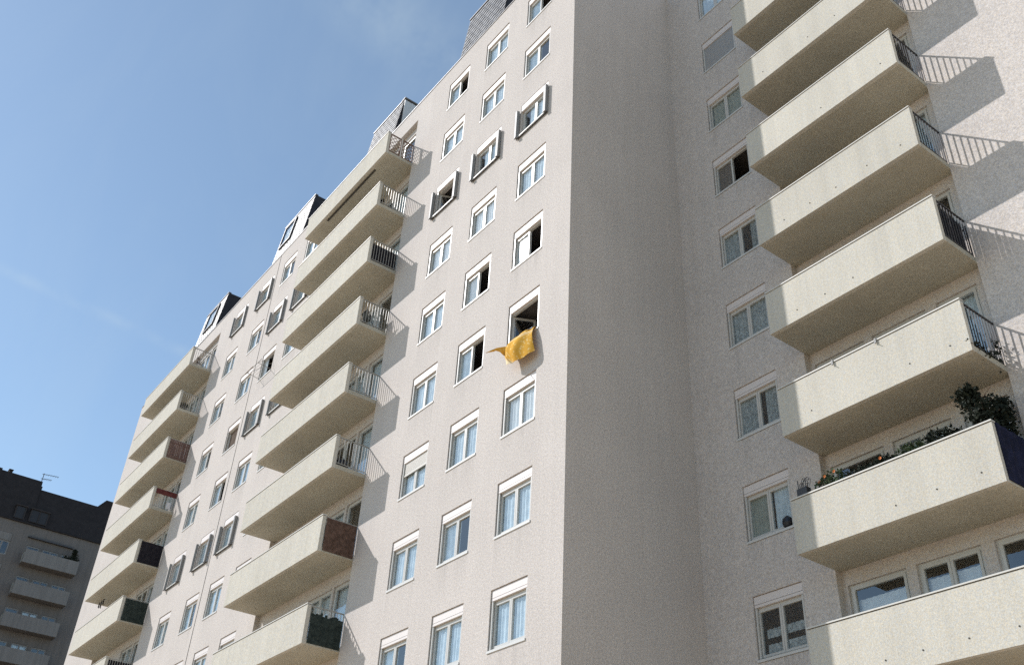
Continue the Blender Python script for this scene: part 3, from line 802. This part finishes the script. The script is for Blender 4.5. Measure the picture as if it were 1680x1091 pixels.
def potted(name, label, cat, x, y, z, pr, ph, crown, leafmat, n, size, seed, flowers=0, group=None):
    t = thing(name, label, cat, (x, y, z), group)
    mb = MB(); mb.lathe([(pr*0.72, 0), (pr, ph*0.9), (pr*1.08, ph*0.9), (pr*1.08, ph), (pr*0.9, ph), (pr*0.85, ph*0.85)], 0, 0)
    link('pot', mb.mesh('pot', M['terracotta']), t)
    mb = MB(); mb.tube([(0, 0, ph*0.8), (0.01, 0.01, ph+crown[2]*0.6), (0.0, 0.0, ph+crown[2]*1.4)], [0.018, 0.014, 0.006])
    link('stem', mb.mesh('stem', M['wood_frame']), t)
    mb = MB(); leaf_cloud(mb, 0, 0, ph+crown[2], crown[0], crown[1], crown[2], n, size, seed)
    link('foliage', mb.mesh('foliage', leafmat), t)
    if flowers:
        mb = MB(); rnd = random.Random(seed+5)
        for _ in range(flowers):
            a, b, c = rnd.uniform(-1, 1)*crown[0]*.8, rnd.uniform(-1, 0.2)*crown[1], ph+crown[2]*(1+rnd.uniform(-.3, .8))
            for k in range(5):
                an = 2*math.pi*k/5; an2 = an+0.8
                mb.face([(a, b, c), (a+0.035*math.cos(an), b-0.012, c+0.035*math.sin(an)), (a+0.042*math.cos((an+an2)/2), b-0.02, c+0.042*math.sin((an+an2)/2)), (a+0.035*math.cos(an2), b-0.012, c+0.035*math.sin(an2))])
        link('flower', mb.mesh('flowers', M['flower']), t)
    return t
zf = wpt(ZB_A, 1)+0.14
potted('potted_plant', 'squat dark pot plant nearest the parapet, second balcony down of the middle stack', 'potted plant', C1[1]-0.32, -0.92, zf, 0.13, 0.24, (0.14, 0.14, 0.13), M['leaf_dark'], 220, 0.08, 3)
potted('potted_plant', 'smaller dark pot plant nearer the wall, second balcony down of the middle stack', 'potted plant', C1[1]-0.30, -0.56, zf, 0.10, 0.16, (0.11, 0.11, 0.09), M['leaf_dark'], 160, 0.07, 4)
zf = wpt(ZB_A, 1)+0.14
potted('potted_plant', 'dark bushy plant on the second balcony of the far left stack', 'potted plant', C2[1]-0.34, -0.80, zf, 0.16, 0.20, (0.24, 0.24, 0.16), M['leaf_dark'], 320, 0.09, 9)
zf = wpt(ZB_A, 0)+0.14
potted('potted_plant', 'thin brownish plant on the top balcony of the far left stack', 'potted plant', C2[1]-0.9, -0.5, zf, 0.14, 0.24, (0.22, 0.2, 0.42), M['rust'], 160, 0.09, 12)
# planters on the flowered balcony of the wing
zb6 = wpt(ZB_B, 6)
yp = YB-DEP+0.24
flat = [('flower_box', 4.75, 'flower box with pale shoots and two orange blooms, beside the wicker basket', 2, 21, (0.30, 0.10, 0.20), 'leaf'),
        ('flower_box', 5.42, 'low dark green flower box, second from the wicker basket', 0, 22, (0.30, 0.10, 0.12), 'leaf_dark'),
        ('flower_box', 6.02, 'flower box with one bright orange bloom at mid balcony', 1, 23, (0.28, 0.10, 0.13), 'leaf_dark'),
        ('flower_box', 6.65, 'flower box with trailing leaves over the coping at mid balcony', 0, 24, (0.30, 0.16, 0.13), 'leaf'),
        ('flower_box', 7.28, 'dense dark flower box just left of the tall dark shrub', 0, 25, (0.32, 0.12, 0.18), 'leaf_dark')]
for nm, x, lb, fl, sd, cr, lf in flat:
    t = thing(nm, lb, 'flower box', (x, yp, zb6+1.10), 'flower boxes along the flowered balcony')
    mb = MB(); mb.box(-0.29, 0.29, -0.085, 0.085, 0, 0.16); mb.box(-0.30, 0.30, -0.095, 0.095, 0.16, 0.185); mb.box(-0.25, -0.23, -0.07, 0.0, -0.12, 0.0, 0); mb.box(0.23, 0.25, -0.07, 0.0, -0.12, 0.0, 0)
    link('trough', mb.mesh('trough', M['terracotta']), t)
    mb = MB(); leaf_cloud(mb, 0, 0, 0.16+cr[2]*0.9, cr[0]*1.25, cr[1], cr[2]*1.1, 620, 0.075, sd)
    leaf_cloud(mb, 0.1, -0.10, 0.14, cr[0]*0.9, 0.07, 0.11, 140, 0.06, sd+300)
    for k in range(9):
        rnd = random.Random(sd*10+k); x0 = rnd.uniform(-.26, .26)
        mb.tube([(x0, 0, 0.17), (x0+rnd.uniform(-.05, .05), rnd.uniform(-.06, .03), 0.17+cr[2]*1.2), (x0+rnd.uniform(-.12, .12), rnd.uniform(-.1, .05), 0.17+cr[2]*rnd.uniform(1.6, 2.5))], [0.006, 0.005, 0.003], 4)
    link('foliage', mb.mesh('foliage', M[lf]), t)
    if fl:
        mb = MB(); rnd = random.Random(sd+77)
        for q in range(fl):
            a, c = (-0.1+0.25*q if fl > 1 else 0.0), 0.17+cr[2]*1.35+0.03*q
            for k in range(6):
                an = 2*math.pi*k/6; an2 = an+1.0
                mb.face([(a, -0.10, c), (a+0.03*math.cos(an), -0.12, c+0.03*math.sin(an)), (a+0.038*math.cos((an+an2)/2), -0.125, c+0.038*math.sin((an+an2)/2)), (a+0.03*math.cos(an2), -0.12, c+0.03*math.sin(an2))])
        link('flower', mb.mesh('blooms', M['flower']), t)
# wicker basket with dry stems at the left end of that parapet
t = thing('wicker_basket', 'dark wicker basket of dry curled stems on the left end of the flowered parapet', 'basket', (4.13, YB-DEP+0.06, zb6+1.255))
mb = MB(); mb.box(-0.13, 0.13, -0.07, 0.07, 0, 0.012)
for k in range(7):
    zc = 0.012+k*0.022
    mb.box(-0.13, 0.13, -0.075, -0.062, zc, zc+0.018); mb.box(-0.13, 0.13, 0.062, 0.075, zc, zc+0.018); mb.box(-0.135, -0.122, -0.062, 0.062, zc, zc+0.018); mb.box(0.122, 0.135, -0.062, 0.062, zc, zc+0.018)
link('basket', mb.mesh('basket', M['dark_steel']), t)
mb = MB()
mb.tube([(-0.125, 0, 0.0), (-0.135, 0, 0.40)], 0.011, 5)
for k in range(9):
    rnd = random.Random(k+50); x0 = -0.10+0.026*k; h = rnd.uniform(0.20, 0.36)
    mb.tube([(x0, 0, 0.1), (x0+0.01, 0, h), (x0+0.06, 0.01, h+0.06), (x0+0.10, 0.0, h+0.02), (x0+0.08, 0.0, h-0.04)], 0.007, 5)
link('stem', mb.mesh('dry_stems', M['dark_steel']), t)
# thin shoots beside the basket
potted('potted_plant', 'thin dry shoots with an orange bloom just right of the wicker basket', 'potted plant', 4.47, YB-DEP+0.22, zb6+0.92, 0.09, 0.22, (0.14, 0.08, 0.22), M['leaf'], 60, 0.09, 31, flowers=1)
# tall dark shrub at the right end
t = thing('shrub', 'tall dark evergreen shrub in a tub at the right end of the flowered balcony', 'shrub', (8.12, YB-0.70, zb6+0.14))
mb = MB(); mb.lathe([(0.20, 0), (0.26, 0.36), (0.28, 0.36), (0.28, 0.40), (0.24, 0.40), (0.22, 0.34)], 0, 0); link('tub', mb.mesh('tub', M['terracotta']), t)
mb = MB(); mb.tube([(0, 0, 0.35), (0.02, -0.02, 1.2), (0.0, 0.05, 2.1)], [0.035, 0.028, 0.012])
for k in range(16):
    a = k*2.4; z0 = 0.7+k*0.09; mb.tube([(0, 0, z0), (0.30*math.cos(a), 0.26*math.sin(a), z0+0.18)], [0.012, 0.004], 4)
link('stem', mb.mesh('stem', M['wood_frame']), t)
mb = MB()
for k, (px, py, pz, rx, ry, rz) in enumerate([(0, 0, 1.05, .34, .36, .45), (-.02, -.20, 1.60, .24, .30, .34), (0.06, 0.22, 1.72, .26, .30, .36), (-.24, -.05, 1.98, .20, .28, .20), (0.12, 0.48, 1.5, .24, .22, .42), (-.50, -.15, 1.18, .26, .20, .20), (0.16, 0.15, 1.35, .24, .40, .50), (0.1, 0.62, 1.9, .20, .22, .28), (-.05, -.30, 1.95, .16, .18, .16), (0.14, 0.45, 1.15, .22, .26, .5), (-.85, -.22, 1.12, .22, .16, .13)]):
    leaf_cloud(mb, px, py, pz, rx, ry, rz, 560, 0.085, 60+k)
link('foliage', mb.mesh('foliage', M['leaf_dark']), t)
# climbing plant on the sixth balcony's railing and wall
t = thing('climbing_plant', 'trailing plant along the side railing of the balcony above the tall dark shrub', 'climbing plant', (BB[1]-0.06, YB-0.6, wpt(ZB_B, 5)+0.14))
mb = MB()
for k in range(5):
    rnd = random.Random(k+90)
    mb.tube([(0, -0.45+0.22*k, 0.0), (-0.03, -0.42+0.22*k+rnd.uniform(-.05, .1), 0.25), (0.02, -0.3+0.22*k, 0.50+rnd.uniform(0, .2))], [0.006, 0.005, 0.003], 4)
link('stem', mb.mesh('stem', M['leaf_dark']), t)
mb = MB()
for k in range(6): leaf_cloud(mb, 0.0, -0.48+0.19*k, 0.05+0.03*math.sin(k*2), 0.10, 0.13, 0.10+0.04*(k % 3), 90, 0.08, 95+k)
leaf_cloud(mb, 0.03, 0.46, 0.42, 0.06, 0.09, 0.24, 60, 0.08, 120)
link('foliage', mb.mesh('foliage', M['leaf_dark']), t)
mb = MB()
for k, (a, c) in enumerate(((-0.10, 0.06), (-0.06, 0.10), (0.22, 0.03), (0.30, 0.08))):
    for i in range(5):
        an = 2*math.pi*i/5; an2 = an+0.9
        mb.face([(0.11, a, c), (0.12, a+0.035*math.cos(an), c+0.035*math.sin(an)), (0.12, a+0.035*math.cos(an2), c+0.035*math.sin(an2))])
link('flower', mb.mesh('white_flowers', M['white_cloth']), t)
# clamps on the parapet of the same balcony
for x, lb in ((5.38, 'left of two small metal clamps on a wing balcony coping'), (6.50, 'right of two small metal clamps on a wing balcony coping')):
    mb = MB(); mb.box(-0.022, 0.022, -0.035, 0.165, 0.0, 0.016); mb.box(-0.022, 0.022, -0.035, -0.020, -0.11, 0.0); mb.tube([(0, -0.03, -0.10), (0.03, -0.075, -0.13)], 0.009, 6)
    mb.tube([(0, 0.06, 0.016), (0, 0.06, 0.07)], 0.010, 6)
    tag(link('clamp', mb.mesh('clamp', M['shutter']), None, (x, YB-DEP-0.003, wpt(ZB_B, 5)+1.2535)), lb, 'clamp', 'clamps on the balcony coping')
# round dark finial standing in front of a wing window
mb = MB(); mb.lathe([(0.02, 0.30), (0.10, 0.34), (0.135, 0.43), (0.12, 0.53), (0.05, 0.59)], 0, 0, 14)
# the dark ball lies inside the room, on the window board
for i, v in enumerate(mb.v): mb.v[i] = (v[0], v[1]*0.7, v[2]-0.30)
tag(link('dark_ball', mb.mesh('dark_ball', M['sack']), None, (BX+1.20, YB+0.04, bz[1]-1.455)), 'round dark ball on the sill of a shaded wing window', 'ball')
# folded deck chair on the fourth middle balcony
t = thing('deck_chair', 'folded deck chair leaning behind the bars, fourth balcony down of the middle stack', 'deck chair', (C1[1]-0.42, -0.66, wpt(ZB_A, 3)+0.14))
mb = MB()
for s_ in (-0.2, 0.2):
    mb.tube([(s_, -0.35, 0.02), (s_, 0.25, 0.92)], 0.016, 6); mb.tube([(s_, 0.30, 0.02), (s_, -0.12, 0.80)], 0.016, 6)
for q in ((-0.35, 0.02), (0.25, 0.92), (0.30, 0.02), (-0.12, 0.80)): mb.tube([(-0.2, *q), (0.2, *q)], 0.014, 6)
link('frame', mb.mesh('deck_chair_frame', M['dark_steel']), t)
mb = MB(); n = 8
for i in range(n):
    a, b = i/n, (i+1)/n
    f = lambda u: (-0.12+0.37*u, 0.80+0.12*u-0.45*math.sin(u*math.pi))
    mb.face([(-0.18, *f(a)), (0.18, *f(a)), (0.18, *f(b)), (-0.18, *f(b))])
link('seat', mb.mesh('deck_chair_seat', M['canvas_green']), t)
# drying rack reaching out of an open window, far columns
zr = ZT-PITCH*2
t = thing('drying_rack', 'thin drying rack reaching out of an open window left of the middle balcony stack', 'drying rack', (colx[5]+0.7, 0.0, zr-1.40))
mb = MB()
mb.tube([(-0.55, 0.10, 0.02), (-0.55, -0.62, 0.10)], 0.012, 5); mb.tube([(0.62, 0.10, 0.02), (0.62, -0.62, 0.10)], 0.012, 5)
mb.tube([(-0.75, -0.62, 0.10), (1.05, -0.62, 0.10)], 0.013, 5)
for k in range(4): mb.tube([(-0.55, -0.14-0.12*k, 0.05+0.013*k), (0.62, -0.14-0.12*k, 0.05+0.013*k)], 0.005, 4)
mb.tube([(-0.55, -0.60, 0.10), (-0.55, 0.06, 0.72)], 0.009, 5); mb.tube([(0.62, -0.60, 0.10), (0.62, 0.06, 0.72)], 0.009, 5)
link('frame', mb.mesh('drying_rack', M['shutter']), t)
# dark rags under the fifth far-left balcony
mb = MB()
for k in range(3):
    x0 = 0.35+0.36*k; zl = -0.32-0.1*(k % 2)
    mb.face([(x0, -0.55, 0), (x0+0.14, -0.55, 0), (x0+0.10, -0.52, zl), (x0+0.02, -0.56, zl*0.8)])
    mb.face([(x0, -0.565, 0), (x0+0.02, -0.575, zl*0.8), (x0+0.10, -0.535, zl), (x0+0.14, -0.565, 0)])
tag(link('rag', mb.mesh('rag', M['canvas_black']), None, (C2[0], 0, wpt(ZB_A, 4)-0.001)), 'dark rags dangling under the left end of a far left balcony', 'rag')

# TV antennas
def antenna(label, loc, s=1.0, rz=0.0):
    t = thing('tv_antenna', label, 'antenna', loc)
    t.rotation_euler.z = rz
    mb = MB(); mb.tube([(0, 0, 0), (0, 0, 1.05*s)], 0.035, 6); link('mast', mb.mesh('mast', M['dark_steel']), t)
    for z, l in ((0.95*s, 1.5*s), (0.38*s, 0.9*s)):
        mb = MB(); mb.tube([(-0.15, 0, z), (l, 0, z+0.18*s)], 0.025, 5)
        for k in range(7):
            x = l*k/6; mb.tube([(x, -0.25, z+0.12*s*k/6), (x, 0.25, z+0.12*s*k/6)], 0.012, 4)
        link('boom', mb.mesh('boom', M['dark_steel']), t)
    return t
antenna('thin forked television antenna on the dark roof far behind', (FX-1.4, 0.62, 18.70), 0.85, math.pi/2)
# plant on the far building's top balcony
t = thing('shrub', 'dark bushy plant on the top balcony of the shaded far block', 'shrub', (FX+0.75, 4.75, 10.36))
mb = MB(); mb.lathe([(0.2, 0), (0.26, 0.5), (0.28, 0.5), (0.28, 0.56), (0.2, 0.56)], 0, 0); link('tub', mb.mesh('tub', M['terracotta']), t)
mb = MB(); mb.tube([(0, 0, 0.5), (0, 0.1, 1.2), (0, 0.35, 2.3)], [0.03, 0.025, 0.012]); link('stem', mb.mesh('stem', M['dark_steel']), t)
mb = MB()
for k, q in enumerate(((0, 0, 1.1, .4, .6, .45), (0, 0.4, 1.25, .35, .45, .4), (0, -.5, 0.95, .3, .4, .3), (0, .3, 1.9, .15, .2, .35))): leaf_cloud(mb, *q, 260, 0.2, 200+k)
link('foliage', mb.mesh('foliage', M['leaf_dark']), t)

# ------------------------------------------------------------------ the mustard sheet hung out of the window
CAMC = Vector((16.0509254, -12.9948465, -20.5727478)); FPX = 1615.54636
A_, B_, G_ = 0.959267279, 2.17949385, 0.0600296912
ca, sa, cb, sb, cc, sc_ = math.cos(A_), math.sin(A_), math.cos(B_), math.sin(B_), math.cos(G_), math.sin(G_)
RC = Matrix(((ca, -sa, 0), (sa, ca, 0), (0, 0, 1))) @ Matrix(((1, 0, 0), (0, cb, -sb), (0, sb, cb))) @ Matrix(((cc, -sc_, 0), (sc_, cc, 0), (0, 0, 1)))
def spline(p, t):
    n = len(p)-1; s = min(max(t, 0), 0.99999)*n; i = int(s); f = s-i
    a, b, c, d = p[max(i-1, 0)], p[i], p[i+1], p[min(i+2, n)]
    return 0.5*((2*b)+(c-a)*f+(2*a-5*b+4*c-d)*f*f+(3*b-a-3*c+d)*f*f*f)
def sheet(name, rows_, mat, parent, nu=40, nv=40, v0=0.0, v1=1.0):
    """a smooth cloth through a coarse grid of points, given a few millimetres of thickness"""
    rows_ = [[Vector(q) for q in r] for r in rows_]
    g = []
    for j in range(nv+1):
        row = []
        for i in range(nu+1):
            u, v = i/nu, j/nv
            col = [spline(r, u) for r in rows_]
            p = spline(col, v)
            p = p + Vector((0, -1, 0))*(0.016*math.sin(u*17+v*6)+0.010*math.sin(u*7-v*11))*min(1, v*4)
            row.append(p)
        g.append(row)
    me = bpy.data.meshes.new(name)
    vs = [p for r in g for p in r]; fs = []
    for j in range(nv):
        for i in range(nu):
            a = j*(nu+1)+i; fs.append((a, a+1, a+nu+2, a+nu+1))
    k = len(vs); vs2 = vs + [p+Vector((0.002, 0.006, 0)) for p in vs]
    fs2 = fs + [tuple(k+i for i in f[::-1]) for f in fs]
    me.from_pydata([tuple(p) for p in vs2], [], fs2)
    me.materials.append(mat)
    uvl = me.uv_layers.new(name='UVMap')
    for poly in me.polygons:
        poly.use_smooth = True
        for li in poly.loop_indices:
            vi = me.loops[li].vertex_index % k
            uvl.data[li].uv = ((vi % (nu+1))/nu, v0+(v1-v0)*(vi//(nu+1))/nv)
    me.update()
    return link(name, me, parent)
org = Vector((-2.0, 0.0, -5.28))
t = thing('bed_sheet', 'mustard printed sheet blown by the wind out of an open window', 'sheet', org)
X0 = -2.0
def D(x, y, z): return (x-org.x, y-org.y, z-org.z)
sheet_rows = [
    [D(-2.58, 0.02, -5.235), D(-2.28, 0.02, -5.23), D(-1.97, 0.02, -5.23), D(-1.66, 0.02, -5.225), D(-1.38, 0.02, -5.225)],
    [D(-2.58, -0.10, -5.28), D(-2.30, -0.14, -5.27), D(-1.98, -0.15, -5.25), D(-1.66, -0.12, -5.225), D(-1.36, -0.07, -5.215)],
    [D(-2.42, -0.26, -5.66), D(-2.14, -0.36, -5.58), D(-1.86, -0.36, -5.54), D(-1.58, -0.27, -5.52), D(-1.33, -0.13, -5.48)],
    [D(-2.33, -0.29, -5.90), D(-2.10, -0.39, -5.89), D(-1.84, -0.41, -5.88), D(-1.54, -0.31, -5.85), D(-1.26, -0.17, -5.82)],
    [D(-2.28, -0.26, -6.10), D(-2.03, -0.32, -6.19), D(-1.77, -0.31, -6.22), D(-1.46, -0.26, -6.22), D(-1.18, -0.16, -6.14)]]
sheet('sheet_body', sheet_rows, M['mustard'], t, 56, 48)
# the loose left edge lifted outwards by the wind
flap = [
    [D(-2.30, -0.24, -5.46), D(-2.42, -0.34, -5.47), D(-2.47, -0.48, -5.54), D(-2.46, -0.64, -5.68), D(-2.42, -0.84, -5.87)],
    [D(-2.33, -0.28, -5.62), D(-2.43, -0.39, -5.57), D(-2.46, -0.51, -5.60), D(-2.45, -0.66, -5.73), D(-2.41, -0.85, -5.89)],
    [D(-2.33, -0.31, -5.80), D(-2.41, -0.41, -5.68), D(-2.45, -0.53, -5.67), D(-2.45, -0.67, -5.765), D(-2.41, -0.85, -5.905)]]
sheet('lifted_edge', flap, M['mustard'], t, 32, 10, 0.05, 0.30)
sheet('folded_lining', [[D(-2.56, 0.06, -5.215), D(-2.2, 0.06, -5.21), D(-1.8, 0.06, -5.205), D(-1.45, 0.06, -5.20)],
                        [D(-2.58, -0.06, -5.20), D(-2.2, -0.08, -5.215), D(-1.8, -0.08, -5.205), D(-1.42, -0.05, -5.195)],
                        [D(-2.50, -0.17, -5.40), D(-2.15, -0.22, -5.42), D(-1.80, -0.21, -5.36), D(-1.44, -0.12, -5.26)]], M['cloth_blue'], t, 30, 12)

# ================================================================== LIGHT, SKY, CAMERA
sunL = Vector((1.655, 1.2227, -1.69)).normalized()
toS = -sunL
el = math.asin(toS.z); rot = math.atan2(toS.x, toS.y)
SUN, SKY, EXPO = 3.2, 0.104, 0.62
sd = bpy.data.lights.new('sun', 'SUN'); sd.energy = SUN; sd.angle = math.radians(0.53); sd.color = (1.0, 0.965, 0.94)
so = bpy.data.objects.new('sun', sd); C.objects.link(so)
so.rotation_euler = sunL.to_track_quat('-Z', 'Y').to_euler(); so.location = (-40, -40, 60)

w = bpy.data.worlds.new('World'); bpy.context.scene.world = w; w.use_nodes = True
nt = w.node_tree; bg = nt.nodes['Background']
sky = N(nt, 'ShaderNodeTexSky'); sky.sky_type = 'NISHITA'; sky.sun_disc = False
sky.sun_elevation = el; sky.sun_rotation = rot; sky.altitude = 100; sky.air_density = 1.0; sky.dust_density = 0.25; sky.ozone_density = 1.3
tc = N(nt, 'ShaderNodeTexCoord')
# thin high cloud: stretched noise across the dome
mp = N(nt, 'ShaderNodeMapping'); mp.inputs['Rotation'].default_value = (0.3, 0.5, 0.6); mp.inputs['Scale'].default_value = (1.2, 4.5, 2.0)
L(nt, tc.outputs['Generated'], mp.inputs['Vector'])
cn = N(nt, 'ShaderNodeTexNoise', Scale=1.6, Detail=6.0, Roughness=0.62, Distortion=0.6); L(nt, mp.outputs['Vector'], cn.inputs['Vector'])
cr = N(nt, 'ShaderNodeMapRange'); cr.inputs['From Min'].default_value = 0.46; cr.inputs['From Max'].default_value = 0.80; cr.inputs['To Min'].default_value = 0.09; cr.inputs['To Max'].default_value = 0.17
L(nt, cn.outputs['Fac'], cr.inputs['Value'])
def trail(d1, d2, width, amount, lo, hi):
    # an old vapour trail: a soft band along the great circle through two directions, broken up by noise
    n_ = Vector(d1).cross(Vector(d2)).normalized(); m_ = (Vector(d1)+Vector(d2)).normalized()
    dt = N(nt, 'ShaderNodeVectorMath', operation='DOT_PRODUCT'); L(nt, tc.outputs['Generated'], dt.inputs[0]); dt.inputs[1].default_value = n_
    ab = N(nt, 'ShaderNodeMath', operation='ABSOLUTE'); L(nt, dt.outputs['Value'], ab.inputs[0])
    r1 = N(nt, 'ShaderNodeMapRange', interpolation_type='SMOOTHSTEP'); r1.inputs['From Max'].default_value = width; r1.inputs['To Min'].default_value = amount; r1.inputs['To Max'].default_value = 0.0
    L(nt, ab.outputs[0], r1.inputs['Value'])
    d2_ = N(nt, 'ShaderNodeVectorMath', operation='DOT_PRODUCT'); L(nt, tc.outputs['Generated'], d2_.inputs[0]); d2_.inputs[1].default_value = m_
    r2 = N(nt, 'ShaderNodeMapRange', interpolation_type='SMOOTHSTEP'); r2.inputs['From Min'].default_value = lo; r2.inputs['From Max'].default_value = hi; L(nt, d2_.outputs['Value'], r2.inputs['Value'])
    nz = N(nt, 'ShaderNodeTexNoise', Scale=14.0, Detail=4.0, Roughness=0.6); L(nt, tc.outputs['Generated'], nz.inputs['Vector'])
    r3 = N(nt, 'ShaderNodeMapRange'); r3.inputs['From Min'].default_value = 0.35; r3.inputs['From Max'].default_value = 0.65; L(nt, nz.outputs['Fac'], r3.inputs['Value'])
    a = N(nt, 'ShaderNodeMath', operation='MULTIPLY'); L(nt, r1.outputs['Result'], a.inputs[0]); L(nt, r2.outputs['Result'], a.inputs[1])
    b = N(nt, 'ShaderNodeMath', operation='MULTIPLY'); L(nt, a.outputs[0], b.inputs[0]); L(nt, r3.outputs['Result'], b.inputs[1])
    return b.outputs[0]
t1 = trail((-0.8468, 0.0281, 0.5312), (-0.8326, 0.2189, 0.5088), 0.009, 0.17, 0.97, 0.995)
t2 = trail((-0.5769, 0.2114, 0.789), (-0.5737, 0.2809, 0.7694), 0.055, 0.16, 0.975, 0.999)
ad1 = N(nt, 'ShaderNodeMath', operation='ADD'); L(nt, t1, ad1.inputs[0]); L(nt, t2, ad1.inputs[1])
ad2 = N(nt, 'ShaderNodeMath', operation='ADD'); L(nt, ad1.outputs[0], ad2.inputs[0]); L(nt, cr.outputs['Result'], ad2.inputs[1])
mx = N(nt, 'ShaderNodeMix', data_type='RGBA'); L(nt, ad2.outputs[0], mx.inputs[0]); L(nt, sky.outputs['Color'], mx.inputs[6]); mx.inputs[7].default_value = (4.6, 5.0, 5.2, 1)
vm = N(nt, 'ShaderNodeVectorMath', operation='MULTIPLY'); L(nt, mx.outputs[2], vm.inputs[0]); vm.inputs[1].default_value = (0.955, 1.025, 1.0); L(nt, vm.outputs['Vector'], bg.inputs['Color']); bg.inputs['Strength'].default_value = SKY

cd = bpy.data.cameras.new('camera'); cam = bpy.data.objects.new('camera', cd); C.objects.link(cam)
cd.sensor_fit = 'HORIZONTAL'; cd.sensor_width = 36.0; cd.lens = FPX/1680*36.0; cd.clip_start = 0.1; cd.clip_end = 6000
cam.matrix_world = Matrix.Translation(CAMC) @ RC.to_4x4()
sc = bpy.context.scene; sc.camera = cam
sc.view_settings.view_transform = 'Standard'; sc.view_settings.look = 'None'; sc.view_settings.exposure = EXPO; sc.view_settings.gamma = 1.0
sc.cycles.max_bounces = 8; sc.cycles.diffuse_bounces = 5; sc.cycles.transparent_max_bounces = 12
sc.cycles.use_denoising = False
